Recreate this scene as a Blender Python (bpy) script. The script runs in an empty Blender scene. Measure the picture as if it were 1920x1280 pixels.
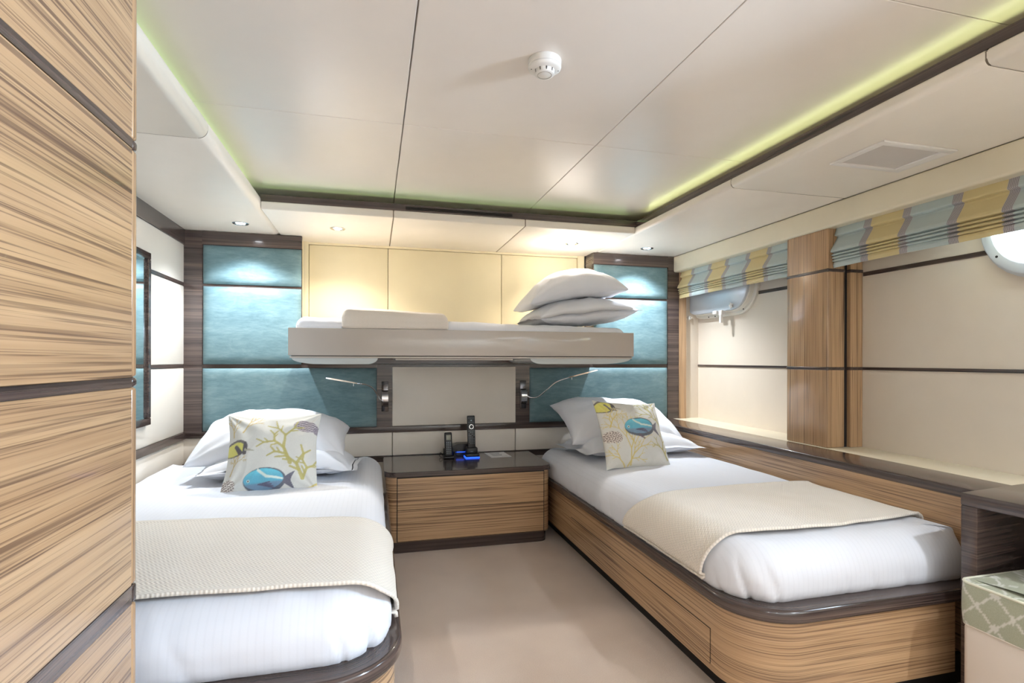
import bpy, bmesh, math, random
import numpy as np
from mathutils import Vector, Matrix, noise
C = bpy.context.scene.collection
S = bpy.context.scene
PI = math.pi; R = math.radians
# ------------------------------------------------------------------ camera
def make_camera():
    cd = bpy.data.cameras.new('camera'); co = bpy.data.objects.new('camera', cd); C.objects.link(co)
    yaw, roll = 0.2519, 0.0019
    cy, sy = math.cos(yaw), math.sin(yaw)
    fw = Vector((sy, cy, 0)); r = Vector((cy, -sy, 0)); u = Vector((0, 0, 1))
    r2 = r*math.cos(roll) + u*math.sin(roll); u2 = -r*math.sin(roll) + u*math.cos(roll)
    m = Matrix((r2, u2, -fw)).transposed().to_4x4(); m.translation = (0, 0, 1.15)
    co.matrix_world = m
    cd.sensor_width = 36; cd.sensor_fit = 'HORIZONTAL'; cd.lens = 1004/1920*36
    cd.shift_y = 34.4/1920; cd.clip_start = 0.02
    S.camera = co
make_camera()
# ------------------------------------------------------------------ colour management, world, daylight
S.view_settings.view_transform = 'Standard'; S.view_settings.look = 'None'
S.view_settings.gamma = 1; S.view_settings.use_curve_mapping = False
S.view_settings.exposure = 1.16
W = bpy.data.worlds.new('sky'); S.world = W; W.use_nodes = True
bg = W.node_tree.nodes['Background']; bg.inputs[0].default_value = (0.80, 0.90, 1.0, 1); bg.inputs[1].default_value = 4.0

def area(name, loc, direction, sx, sy, power, col, spread=PI):
    l = bpy.data.lights.new(name, 'AREA'); l.shape = 'RECTANGLE'; l.size = sx; l.size_y = sy
    l.energy = power; l.color = col; l.spread = spread
    o = bpy.data.objects.new(name, l); C.objects.link(o); o.location = loc
    o.rotation_euler = Vector(direction).to_track_quat('-Z', 'Y').to_euler()
    return o
DAY = (0.62, 0.80, 1.0)
area('daylight_porthole', (2.72, 1.28, 1.69), (-1, 0, -0.12), 0.40, 0.80, 22, DAY)      # outside the open porthole
area('daylight_rear_porthole', (2.72, -0.25, 1.69), (-1, 0.15, -0.15), 0.40, 0.80, 165, DAY)
GREEN = (0.62, 0.95, 0.42); LIME = (0.88, 1.0, 0.45)
COVE = 0.075
cr = area('cove_right', (1.70, 1.25, 2.062), (-1, 0, 0.42), 0.018, 3.7, 7.0*COVE, LIME)
cb = area('cove_back', (0.50, 3.215, 2.062), (0, -1, 0.42), 2.2, 0.018, 1.6*COVE, (0.62, 1.0, 0.38))
cl = area('cove_left', (-0.68, 1.6, 2.062), (1, 0, 0.42), 0.018, 3.2, 3.6*COVE, GREEN)
for o in (cr, cl):      # long side along Y
    d = Vector((-1, 0, 0.42)) if o is cr else Vector((1, 0, 0.42))
    z = -d.normalized(); y = Vector((0, 1, 0)); x = y.cross(z)
    o.rotation_euler = Matrix((x, y, z)).transposed().to_euler()
z = -Vector((0, -1, 0.42)).normalized(); x = Vector((1, 0, 0)); y = z.cross(x)
cb.rotation_euler = Matrix((x, y, z)).transposed().to_euler()
WARM = (1.0, 0.91, 0.78); NEUT = (0.85, 0.92, 1.0)
SPOT_W = 28.0; REAR_W = 21.0

# ------------------------------------------------------------------ materials
def lin(c):
    return tuple(((v/255)/12.92 if v/255 <= 0.04045 else ((v/255+0.055)/1.055)**2.4) for v in c) + (1,)
class NT:
    def __init__(s, name):
        s.m = bpy.data.materials.new(name); s.m.use_nodes = True; s.t = s.m.node_tree
        s.b = s.t.nodes['Principled BSDF']; s.out = s.t.nodes['Material Output']
    def n(s, typ, **kw):
        nd = s.t.nodes.new(typ)
        for k, v in kw.items(): setattr(nd, k, v)
        return nd
    def l(s, a, b): s.t.links.new(a, b)
    def set(s, **kw):
        for k, v in kw.items(): s.b.inputs[k.replace('_', ' ')].default_value = v
        return s
    def coord(s, kind='Object', scale=(1, 1, 1), rot=(0, 0, 0)):
        tc = s.n('ShaderNodeTexCoord'); mp = s.n('ShaderNodeMapping')
        mp.inputs['Scale'].default_value = scale; mp.inputs['Rotation'].default_value = rot
        s.l(tc.outputs[kind], mp.inputs[0]); return mp.outputs[0]
    def noise(s, vec, scale=1, detail=2, rough=0.5, dist=0):
        nd = s.n('ShaderNodeTexNoise'); nd.inputs['Scale'].default_value = scale
        nd.inputs['Detail'].default_value = detail; nd.inputs['Roughness'].default_value = rough
        nd.inputs['Distortion'].default_value = dist
        s.l(vec, nd.inputs['Vector']); return nd.outputs['Fac']
    def ramp(s, fac, stops, interp='LINEAR'):
        r = s.n('ShaderNodeValToRGB'); r.color_ramp.interpolation = interp
        e = r.color_ramp.elements
        while len(e) < len(stops): e.new(0.5)
        for i, (p, c) in enumerate(stops): e[i].position = p; e[i].color = c
        s.l(fac, r.inputs[0]); return r.outputs[0]
    def mix(s, fac, a, b, mode='MIX'):
        nd = s.n('ShaderNodeMix', data_type='RGBA', blend_type=mode)
        for i, v in ((0, fac), (6, a), (7, b)):
            if hasattr(v, 'is_output'): s.l(v, nd.inputs[i])
            else: nd.inputs[i].default_value = v
        return nd.outputs[2]
    def math(s, op, a, b=0.0, c=0.0):
        nd = s.n('ShaderNodeMath', operation=op)
        for i, v in enumerate((a, b, c)):
            if hasattr(v, 'is_output'): s.l(v, nd.inputs[i])
            else: nd.inputs[i].default_value = v
        return nd.outputs[0]
    def bump(s, h, strength=0.3, dist=0.002):
        nd = s.n('ShaderNodeBump'); nd.inputs['Strength'].default_value = strength; nd.inputs['Distance'].default_value = dist
        s.l(h, nd.inputs['Height']); s.l(nd.outputs[0], s.b.inputs['Normal'])
    def col(s, out): s.l(out, s.b.inputs['Base Color'])
def plain(name, rgb, rough=0.5, metal=0.0, var=0.03, nscale=8, bump=0.0, bscale=300, coat=0.0, spec=0.5):
    k = NT(name).set(Roughness=rough, Metallic=metal, Coat_Weight=coat, Coat_Roughness=0.05, Specular_IOR_Level=spec)
    a = lin(rgb); v = k.coord()
    lo = tuple(x*(1-var) for x in a[:3])+(1,); hi = tuple(min(1, x*(1+var)) for x in a[:3])+(1,)
    k.col(k.ramp(k.noise(v, nscale, 3), [(0.3, lo), (0.7, hi)]))
    if bump: k.bump(k.noise(v, bscale, 2), bump, 0.001)
    return k.m
def glow(name, rgb, power):
    k = NT(name); k.b.inputs['Base Color'].default_value = lin(rgb)
    k.b.inputs['Emission Color'].default_value = lin(rgb); k.b.inputs['Emission Strength'].default_value = power
    return k.m
def wood(name, axis, light, mid, dark, streak, src='Object', rough=0.22, coat=0.35, along=1.6, across=1.0, cut=(0.55, 0.63)):
    """Quarter cut veneer, axis = grain direction: x, y, z or h (horizontal, whatever way the panel faces)."""
    k = NT(name).set(Roughness=rough, Coat_Weight=coat, Coat_Roughness=0.06)
    def sc(a, c):
        a *= along; c *= across
        return {'x': (a, c, c), 'y': (c, a, c), 'z': (c, c, a), 'h': (a, a, c)}[axis]
    broad = k.noise(k.coord(src, scale=sc(0.22, 30)), 1, 4, 0.65)
    fine = k.noise(k.coord(src, scale=sc(0.55, 125)), 1, 3, 0.6, 0.10)
    thin = k.noise(k.coord(src, scale=sc(1.2, 230)), 1, 2, 0.5)
    patch = k.noise(k.coord(src, scale=sc(0.9, 9)), 1, 2)
    base = k.ramp(broad, [(0.22, lin(dark)), (0.45, lin(mid)), (0.72, lin(light))])
    s1 = k.ramp(fine, [(cut[0], (0, 0, 0, 1)), (cut[1], (1, 1, 1, 1))])
    s2 = k.ramp(thin, [(0.535, (0, 0, 0, 1)), (0.66, (1, 1, 1, 1))])
    pk = k.ramp(patch, [(0.35, (0.35, 0.35, 0.35, 1)), (0.65, (1, 1, 1, 1))])
    m1 = k.math('MULTIPLY', s1, pk)
    c = k.mix(k.math('MULTIPLY', s2, 0.62), base, lin(streak))
    c = k.mix(k.math('MULTIPLY', m1, 0.85), c, lin(streak))
    k.col(c); k.bump(fine, 0.06, 0.001)
    return k.m
M = {}
TAN = ((200, 165, 126), (181, 146, 110), (157, 123, 91), (88, 64, 51))
WEN = ((112, 94, 86), (73, 60, 56), (51, 41, 40), (29, 23, 23))
for ax in 'xyzh':
    M['tan_'+ax] = wood('tan_veneer_'+ax, ax, *TAN)
    M['wenge_'+ax] = wood('wenge_veneer_'+ax, ax, *WEN, rough=0.2, coat=0.4, cut=(0.5, 0.68))
M['ceiling'] = plain('ceiling_panel_leather', (234, 225, 217), 0.30, var=0.01)
M['soffit'] = plain('soffit_leather', (236, 228, 216), 0.36, var=0.01)
M['cream'] = plain('cream_leather', (230, 222, 210), 0.42, var=0.012, bump=0.03, bscale=500)
M['cream_warm_lit'] = plain('warm_lit_cream_leather', (234, 222, 188), 0.42, var=0.012, bump=0.03, bscale=500)  # same cream leather, the downlights' warm light put into its colour
M['taupe'] = plain('taupe_wall_panel', (218, 206, 190), 0.45, var=0.012)
M['sill'] = plain('cream_sill', (226, 215, 190), 0.35, var=0.02)
M['lacquer'] = plain('grey_beige_lacquer', (190, 181, 172), 0.12, var=0.005, coat=0.6)
M['fringe_grey'] = plain('pale_grey_shell', (190, 196, 196), 0.2, var=0.01, coat=0.3)
M['gap'] = plain('dark_gap', (26, 21, 19), 0.8)
M['seam'] = plain('seam_shadow', (120, 108, 92), 0.8)
M['chrome'] = plain('chrome', (225, 225, 228), 0.08, 1.0, var=0.0)
M['chrome_dark_refl'] = plain('chrome_dark_reflection', (92, 90, 92), 0.12, 1.0, var=0.0)  # ordinary chrome with a dark reflection painted into the base colour
M['steel'] = plain('painted_steel', (205, 212, 220), 0.32, 0.25, var=0.01)
M['white_metal'] = plain('white_painted_metal', (228, 224, 214), 0.35, var=0.01)
M['white_plastic'] = plain('white_plastic', (232, 228, 224), 0.4, var=0.008)
M['mesh_grey'] = plain('grey_speaker_cloth', (205, 198, 192), 0.7, var=0.02, bump=0.2, bscale=900)
M['black'] = plain('black_plastic', (11, 14, 19), 0.35, var=0.05)
M['keys'] = plain('grey_keys', (150, 165, 175), 0.5)
M['screen'] = plain('grey_lcd', (150, 150, 135), 0.2)
M['paper'] = plain('white_card', (242, 242, 244), 0.6)
M['print'] = plain('grey_print', (150, 152, 158), 0.7)
M['leather_white'] = plain('white_leather', (229, 219, 208), 0.42, var=0.012, bump=0.04, bscale=420)
M['piping'] = plain('cream_piping', (222, 220, 200), 0.6)
M['blue_led'] = glow('blue_led', (40, 90, 255), 1.0)
M['lens'] = glow('lamp_lens', (255, 244, 226), 14.0)
M['lens_cool'] = glow('lamp_lens_cool', (245, 246, 250), 14.0)
def carpet():
    k = NT('beige_carpet').set(Roughness=0.95, Sheen_Weight=0.25)
    v = k.coord()
    c = k.ramp(k.noise(v, 2.2, 3, 0.6), [(0.35, lin((192, 172, 156))), (0.65, lin((206, 187, 170)))])
    f = k.noise(v, 420, 2)
    k.col(k.mix(0.22, c, k.ramp(f, [(0.35, lin((140, 120, 104))), (0.65, lin((226, 208, 190)))])))
    k.bump(f, 0.5, 0.003); return k.m
M['carpet'] = carpet()
def velvet():
    k = NT('teal_velvet').set(Roughness=0.62, Sheen_Weight=0.6, Sheen_Roughness=0.35, Specular_IOR_Level=0.25)
    k.b.inputs['Sheen Tint'].default_value = lin((205, 222, 226))
    n1 = k.noise(k.coord(scale=(4, 4, 9)), 1, 5, 0.7, 0.6)
    n2 = k.noise(k.coord(scale=(16, 16, 70)), 1, 3, 0.6)
    c = k.ramp(n1, [(0.30, lin((88, 116, 123))), (0.52, lin((106, 133, 138))), (0.74, lin((134, 156, 159)))])
    c2 = k.ramp(n2, [(0.35, lin((84, 112, 121))), (0.7, lin((134, 158, 162)))])
    k.col(k.mix(0.28, c, c2)); k.bump(n2, 0.12, 0.002); return k.m
M['velvet'] = velvet()
def sheet(name, rgb, period=0.019):
    k = NT(name).set(Roughness=0.75, Sheen_Weight=0.2)
    tc = k.n('ShaderNodeTexCoord'); sp = k.n('ShaderNodeSeparateXYZ'); k.l(tc.outputs['Object'], sp.inputs[0])
    w = k.math('SINE', k.math('MULTIPLY', sp.outputs[0], 2*PI/period))
    m = k.ramp(w, [(0.60, (0, 0, 0, 1)), (0.72, (1, 1, 1, 1))])
    a = lin(rgb); b = tuple(x*0.975 for x in a[:3])+(1,)
    k.col(k.mix(m, a, b))
    k.bump(k.noise(k.coord(), 260, 2), 0.08, 0.001); return k.m
M['sheet'] = sheet('white_striped_sheet', (222, 224, 231))
M['cotton'] = plain('white_cotton', (230, 232, 238), 0.8, var=0.012, bump=0.05, bscale=300)
def knit(name, rgb):
    k = NT(name).set(Roughness=0.9, Sheen_Weight=0.3)
    tc = k.n('ShaderNodeTexCoord'); sp = k.n('ShaderNodeSeparateXYZ'); k.l(tc.outputs['UV'], sp.inputs[0])
    tri = k.math('PINGPONG', sp.outputs[1], 0.012)
    ph = k.math('ADD', k.math('MULTIPLY', sp.outputs[0], 2*PI/0.011), k.math('MULTIPLY', tri, 2*PI/0.012))
    w = k.math('MULTIPLY_ADD', k.math('SINE', ph), 0.5, 0.5)
    a = lin(rgb); b = tuple(x*0.86 for x in a[:3])+(1,)
    k.col(k.mix(w, b, a)); k.bump(w, 0.35, 0.003); return k.m
M['knit'] = knit('cream_herringbone_knit', (238, 229, 216))
M['knit_far'] = knit('cream_herringbone_knit_bunk', (240, 230, 218))
def vcol(name, rough=0.8):
    k = NT(name).set(Roughness=rough, Sheen_Weight=0.15)
    a = k.n('ShaderNodeVertexColor'); a.layer_name = 'print'
    f = k.noise(k.coord(), 420, 2)
    k.col(k.mix(0.10, a.outputs[0], k.ramp(f, [(0.3, (0.35, 0.35, 0.33, 1)), (0.7, (1, 1, 1, 1))])))
    k.bump(f, 0.12, 0.001); return k.m
M['printed'] = vcol('printed_linen'); M['lattice'] = vcol('lattice_brocade', 0.6)
def stripes(name, y0, period):
    k = NT(name).set(Roughness=0.6, Sheen_Weight=0.1)
    tc = k.n('ShaderNodeTexCoord'); sp = k.n('ShaderNodeSeparateXYZ'); k.l(tc.outputs['Object'], sp.inputs[0])
    y = sp.outputs[1]
    f = k.math('FRACT', k.math('DIVIDE', k.math('SUBTRACT', y0+20*period, y), period))
    Y, B, G = lin((206, 188, 138)), lin((178, 190, 188)), lin((176, 170, 172))
    base = k.ramp(f, [(0, Y), (0.385, G), (0.475, B), (0.905, G)], 'CONSTANT')
    band = k.ramp(f, [(0, (0, 0, 0, 1)), (0.385, (1, 1, 1, 1)), (0.475, (0, 0, 0, 1)), (0.905, (1, 1, 1, 1))], 'CONSTANT')
    w = k.ramp(k.math('SINE', k.math('MULTIPLY', y, 2*PI/0.0058)), [(0.45, (0, 0, 0, 1)), (0.65, (1, 1, 1, 1))])
    c = k.mix(k.math('MULTIPLY', k.math('MULTIPLY', band, w), 0.8), base, lin((72, 62, 70)))
    k.col(c); k.bump(k.noise(k.coord(), 300, 2), 0.08, 0.001); return k.m
def mirror():
    k = NT('mirror_glass').set(Roughness=0.02, Metallic=1.0)
    k.b.inputs['Base Color'].default_value = (0.86, 0.9, 0.9, 1); return k.m
M['mirror'] = mirror()
def pane():
    k = NT('porthole_glass'); t = k.n('ShaderNodeBsdfTransparent'); g = k.n('ShaderNodeBsdfGlossy')
    g.inputs['Roughness'].default_value = 0.02; fr = k.n('ShaderNodeFresnel'); mx = k.n('ShaderNodeMixShader')
    fr.inputs[0].default_value = 1.3
    k.l(fr.outputs[0], mx.inputs[0]); k.l(t.outputs[0], mx.inputs[1]); k.l(g.outputs[0], mx.inputs[2])
    k.l(mx.outputs[0], k.out.inputs[0]); return k.m
M['pane'] = pane()

M['wenge_uv'] = wood('wenge_veneer_along', 'x', *WEN, src='UV', rough=0.2, coat=0.4, cut=(0.5, 0.68))
# ------------------------------------------------------------------ mesh helpers
def bx(bm, x0, x1, y0, y1, z0, z1, bev=0.0, seg=2):
    vs = [bm.verts.new(p) for p in ((x0,y0,z0),(x1,y0,z0),(x1,y1,z0),(x0,y1,z0),(x0,y0,z1),(x1,y0,z1),(x1,y1,z1),(x0,y1,z1))]
    fs = [bm.faces.new([vs[i] for i in f]) for f in ((3,2,1,0),(4,5,6,7),(0,1,5,4),(1,2,6,5),(2,3,7,6),(3,0,4,7))]
    if bev > 0:
        es = list({e for f in fs for e in f.edges})
        bmesh.ops.bevel(bm, geom=es, offset=bev, segments=seg, profile=0.5, affect='EDGES')
    return bm
def box(*a, **k): return bx(bmesh.new(), *a, **k)
def tube(bm, pts, r, n=10, caps=True):
    pts = [Vector(p) for p in pts]; rr = r if isinstance(r, (list, tuple)) else [r]*len(pts); rings = []
    up = None
    for i, p in enumerate(pts):
        t = (pts[min(i+1, len(pts)-1)] - pts[max(i-1, 0)]).normalized()
        if up is None:
            up = Vector((0, 0, 1)) if abs(t.z) < 0.9 else Vector((1, 0, 0))
        a = t.cross(up).normalized(); b = a.cross(t).normalized(); up = b
        rings.append([bm.verts.new(p + rr[i]*(a*math.cos(2*PI*j/n) + b*math.sin(2*PI*j/n))) for j in range(n)])
    for q, w in zip(rings, rings[1:]):
        for j in range(n): bm.faces.new((q[j], q[(j+1) % n], w[(j+1) % n], w[j]))
    if caps: bm.faces.new(rings[0][::-1]); bm.faces.new(rings[-1])
    return bm
def catmull(pts, k=8):
    P = [Vector(p) for p in pts]; P = [2*P[0]-P[1]] + P + [2*P[-1]-P[-2]]; out = []
    for i in range(1, len(P)-2):
        for j in range(k):
            t = j/k; a, b, c, d = P[i-1:i+3]
            out.append(.5*((2*b)+(c-a)*t+(2*a-5*b+4*c-d)*t*t+(3*b-a-3*c+d)*t**3))
    return out + [P[-2]]
def lathe(bm, prof, c=(0, 0, 0), n=40):
    """prof: (radius, height) from one end to the other, turned about Z at c."""
    rings = []
    for r, h in prof:
        if r < 1e-6: rings.append([bm.verts.new((c[0], c[1], c[2]+h))])
        else: rings.append([bm.verts.new((c[0]+r*math.cos(2*PI*j/n), c[1]+r*math.sin(2*PI*j/n), c[2]+h)) for j in range(n)])
    for a, b in zip(rings, rings[1:]):
        for j in range(n):
            q = [a[j % len(a)], a[(j+1) % len(a)], b[(j+1) % len(b)], b[j % len(b)]]
            q = list(dict.fromkeys(q))
            if len(q) > 2: bm.faces.new(q)
    return bm
def gridm(nu, nv, fn, uv=None, wrap=False, bm=None):
    bm = bm or bmesh.new(); L = bm.loops.layers.uv.verify()
    vs = [[bm.verts.new(fn(i/(nu-1) if not wrap else i/nu, j/(nv-1))) for j in range(nv)] for i in range(nu)]
    for i in range(nu if wrap else nu-1):
        for j in range(nv-1):
            k = (i+1) % nu
            f = bm.faces.new((vs[i][j], vs[k][j], vs[k][j+1], vs[i][j+1]))
            if uv:
                for lp, (a, b) in zip(f.loops, ((i, j), (i+1, j), (i+1, j+1), (i, j+1))): lp[L].uv = uv(a/(nu-1), b/(nv-1))
    return bm
def sweep(bm, path, prof, closed=True):
    """path: list of (x, y, nx, ny); prof: (outward offset, z)."""
    L = bm.loops.layers.uv.verify()
    rings = [[bm.verts.new((x+nx*o, y+ny*o, z)) for o, z in prof] for x, y, nx, ny in path]; n = len(prof)
    ul = [0]; vl = [0]
    for a, b in zip(path, path[1:]): ul.append(ul[-1]+math.hypot(b[0]-a[0], b[1]-a[1]))
    for a, b in zip(prof, prof[1:]+prof[:1]): vl.append(vl[-1]+math.hypot(b[0]-a[0], b[1]-a[1]))
    for i, (a, b) in enumerate(zip(rings, rings[1:])):
        for j in range(n if closed else n-1):
            f = bm.faces.new((a[j], a[(j+1) % n], b[(j+1) % n], b[j]))
            for lp, uv in zip(f.loops, ((ul[i], vl[j]), (ul[i], vl[j+1]), (ul[i+1], vl[j+1]), (ul[i+1], vl[j]))): lp[L].uv = uv
    if closed: bm.faces.new(rings[0]); bm.faces.new(rings[-1][::-1])
    return bm
def finish(bm, name, mat, parent=None, smooth=35, local=False):
    bmesh.ops.recalc_face_normals(bm, faces=bm.faces)
    me = bpy.data.meshes.new(name); bm.to_mesh(me); bm.free()
    for m in (mat if isinstance(mat, (list, tuple)) else [mat]): me.materials.append(m)
    if smooth:
        me.shade_smooth()
        if smooth < 180: me.set_sharp_from_angle(angle=math.radians(smooth))
    o = bpy.data.objects.new(name, me); C.objects.link(o)
    if parent is not None:
        o.parent = parent
        if not local: me.transform(parent_world(parent).inverted())
    elif not local:
        co = np.empty(len(me.vertices)*3); me.vertices.foreach_get('co', co); co = co.reshape(-1, 3)
        c = Vector(((co[:,0].min()+co[:,0].max())/2, (co[:,1].min()+co[:,1].max())/2, co[:,2].min()))
        me.transform(Matrix.Translation(-c)); o.location = c
    return o
def parent_world(o):
    m = o.matrix_basis.copy()
    while o.parent: o = o.parent; m = o.matrix_basis @ m
    return m
def tag(o, label=None, cat=None, group=None, kind=None):
    for k, v in (('label', label), ('category', cat), ('group', group), ('kind', kind)):
        if v: o[k] = v
    return o
def thing(name, label, cat, loc=(0, 0, 0), rotz=0.0, group=None):
    o = bpy.data.objects.new(name, None); C.objects.link(o); o.location = loc; o.rotation_euler = (0, 0, rotz)
    o.empty_display_size = 0.05
    return tag(o, label, cat, group)
def struct(name, bm, mat, smooth=35, parent=None):
    o = finish(bm, name, mat, parent, smooth)
    if parent is None: o['kind'] = 'structure'
    return o
def paint(o, cols):
    a = o.data.color_attributes.new('print', 'FLOAT_COLOR', 'POINT')
    a.data.foreach_set('color', np.asarray(cols, dtype=np.float32).ravel())

XL, XR, XW = -1.165, 2.29, 2.52      # left wall, fascia line, window wall
YB, YR = 3.78, 4.0                   # headboard plane, back of the bunk recess
ZS, ZC = 1.965, 2.10                 # soffit, ceiling
Y0 = -1.30                           # wall behind the camera
# ------------------------------------------------------------------ the room
struct('floor', box(XL-.1, XW+.1, Y0-.1, YR+.1, -.05, 0), M['carpet'])
# ceiling: leather panels with fine joints
bm = bmesh.new()
xs = [XL-.1, .112, .950, 1.788, XW+.1]; ys = [Y0-.1, .03, 1.12, 2.207, YR+.1]; g = .0014; GX = {.112: .0024}
for a, b in zip(xs, xs[1:]):
    for c, d in zip(ys, ys[1:]): bx(bm, a+GX.get(a, g), b-GX.get(b, g), c+g, d-g, ZC, ZC+.02, .0015, 1)
bx(bm, XL-.1, XW+.1, Y0-.1, YR+.1, ZC+.02, ZC+.05)
struct('ceiling', bm, M['ceiling'], 30)
# lower walls
def wall_box(name, *a): return struct(name, box(*a), M['cream'])
wall_box('wall_left', XL-.08, XL, Y0, YR, 0, ZC)
wall_box('wall_rear', XL-.08, XW+.1, Y0-.08, Y0, 0, ZC)
struct('wall_back', box(XL-.08, XW+.1, YR, YR+.08, 0, ZC), M['cream'])
# right wall with the oblong porthole openings
def stadium(yc, zc, hy, r, n=14):
    pts = []
    for s, a0 in ((1, -PI/2), (-1, PI/2)):
        for i in range(n+1):
            a = a0 + PI*i/n; pts.append((yc + s*hy + r*math.cos(a), zc + r*math.sin(a)))
    return pts
PORT = {'near': (1.285, 1.690, .205), 'far': (3.50, 1.690, .205), 'rear': (-.25, 1.690, .205)}   # centre y, z, half straight length
RG = .163
bm = bmesh.new()
def loop(pts):
    vs = [bm.verts.new((XW, y, z)) for y, z in pts]
    return [bm.edges.new((vs[i], vs[(i+1) % len(vs)])) for i in range(len(vs))]
es = loop([(Y0, 0), (YR, 0), (YR, ZC), (Y0, ZC)])
for k in ('near', 'rear'): es += loop(stadium(*PORT[k], RG))
bmesh.ops.triangle_fill(bm, use_beauty=True, use_dissolve=False, edges=es)
wr = struct('wall_right', bm, M['taupe'], 0)
so = wr.modifiers.new('thick', 'SOLIDIFY'); so.thickness = .05; so.offset = 0; wr.location.x += .025
tn = [0]
def trim(bm, mat, smooth=35):
    tn[0] += 1; return struct('trim_%d' % tn[0], bm, mat, smooth)
# left soffit in two leather lengths with a soft front edge
def soffit_prof(front, back, z0, z1, r, n=8):
    s = 1 if front > back else -1
    p = [(back, z0)]
    for i in range(n+1):
        a = -PI/2 + PI/2*i/n; p.append((front - s*r + s*r*math.cos(a), z0 + r + r*math.sin(a)))
    for i in range(n+1):
        a = PI/2*i/n; q = r*.5; p.append((front - s*q + s*q*math.cos(a), z1 - q + q*math.sin(a)))
    p.append((back, z1)); return p
def extr_y(prof, y0, y1, bev=.004):
    bm = bmesh.new(); a = [bm.verts.new((x, y0, z)) for x, z in prof]; b = [bm.verts.new((x, y1, z)) for x, z in prof]; n = len(prof)
    for i in range(n): bm.faces.new((a[i], a[(i+1) % n], b[(i+1) % n], b[i]))
    f1 = bm.faces.new(a); f2 = bm.faces.new(b[::-1])
    if bev: bmesh.ops.bevel(bm, geom=list(f1.edges)+list(f2.edges), offset=bev, segments=2, profile=.5, affect='EDGES', clamp_overlap=True)
    return bm
for y0, y1 in ((Y0, 2.2025), (2.2075, YR)):
    bm = extr_y(soffit_prof(-.598, XL-.04, ZS, 2.035, .034), y0, y1)
    trim(bm, M['soffit'], 40)
for y0, y1 in ((Y0, 1.1030), (1.1070, 2.193), (2.197, 3.9)):
    trim(extr_y(soffit_prof(1.632, XR, ZS, 2.009, .018), y0, y1), M['soffit'], 40)
for y0, p in ((2.2025, soffit_prof(-.5995, XL-.04, ZS+.0015, 2.033, .034)), (1.103, soffit_prof(1.6335, XR, ZS+.0015, 2.008, .018)), (2.193, soffit_prof(1.6335, XR, ZS+.0015, 2.008, .018))):
    trim(extr_y(p, y0, y0+.005, 0), M['seam'], 40)
# back soffit, three lengths, then its dark trim carrying the air slot
for x0 in (.1035, .8915): trim(box(x0, x0+.005, 3.1515, YR, ZS+.0015, 2.008), M['seam'])
for x0, x1 in ((-.597, .1045), (.1075, .8925), (.8955, 1.63)):
    trim(box(x0, x1, 3.150, YR, ZS, 2.009, .006, 3), M['soffit'])
bm = box(-.60, 1.66, 3.152, 3.172, 2.009, 2.047)
trim(bm, M['wenge_x'])
bm = bmesh.new()
for zz in (2.018, 2.0245, 2.031): bx(bm, .175, .812, 3.1475, 3.153, zz, zz+.0028)
slot = finish(bm, 'air_slot', M['gap']); tag(slot, 'narrow black air slot in the dark trim above the bunk', 'vent')
trim(box(1.636, 1.656, Y0, 3.172, 2.009, 2.043), M['wenge_y'])
trim(box(-.60, 1.66, Y0+.62, Y0+.64, 2.009, 2.045), M['wenge_x'])
trim(box(-.60, 1.64, Y0, Y0+.64, ZS, 2.009, .006, 3), M['soffit'])
# fascia over the windows
trim(extr_y(soffit_prof(XR-.002, XR+.06, 1.842, 1.963, .012), Y0, 3.775), M['sill'])
trim(box(XR+.05, XW, Y0, 3.9, 1.93, ZC), M['sill'])
# dark crown, strips and rails on the left wall, cream padded panels between them
trim(box(XL, XL+.012, 1.30, YB, 1.872, ZS), M['wenge_y'])
for z in (1.621, 1.107): trim(box(XL, XL+.006, 1.30, YB, z-.011, z+.011), M['wenge_y'])
trim(box(XL, XL+.016, 1.30, YB, .648, .690), M['wenge_y'])
trim(box(XL, XL+.016, 1.30, YB, .447, .488), M['wenge_y'])
bm = bmesh.new()
for z0, z1 in ((1.633, 1.870), (1.119, 1.609), (.692, 1.095), (.490, .646)): bx(bm, XL, XL+.005, 1.30, YB-.002, z0, z1, .003, 2)
trim(bm, M['cream'])
# window wall: strips, sill, ledge
for y0, y1 in ((Y0, 2.29), (2.59, 3.9)):
    trim(box(XW-.006, XW, y0, y1, 1.100, 1.115), M['wenge_y'])
trim(box(XW-.006, XW, 1.685, 2.29, 1.597, 1.618), M['wenge_y'])
trim(box(XW-.006, XW, Y0, .88, 1.597, 1.618), M['wenge_y'])
trim(box(XW-.006, XW, 2.59, 3.09, 1.597, 1.618), M['wenge_y'])
trim(box(2.285, XW, Y0, 3.9, .64, .690, .003), M['sill'])
trim(box(2.055, 2.284, 1.405, 3.775, .655, .691, .006, 3), M['wenge_y'])
trim(box(2.060, 2.284, 1.41, 3.775, 0, .655), M['tan_y'])
# wood clad pillar between the windows
trim(box(2.30, 2.412, 2.304, 2.593, .690, 1.845, .008, 3), M['tan_z'])
trim(box(2.412, 2.44, 2.320, 2.580, .690, 1.845), M['gap'])
trim(box(2.44, XW, 2.296, 2.600, .690, 1.845, .004), M['tan_z'])
for z in (1.624, 1.107):
    trim(box(2.2985, 2.4135, 2.3025, 2.5945, z-.0105, z+.0105, .006, 3), M['wenge_y'])
    trim(box(2.4385, XW, 2.2945, 2.601, z-.0085, z+.0085, .002), M['wenge_y'])
trim(box(2.335, 2.392, 3.762, 3.80, .690, 1.845), M['tan_z'])
trim(box(2.392, XW, 3.79, 3.90, .690, 1.845), M['taupe'])
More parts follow.
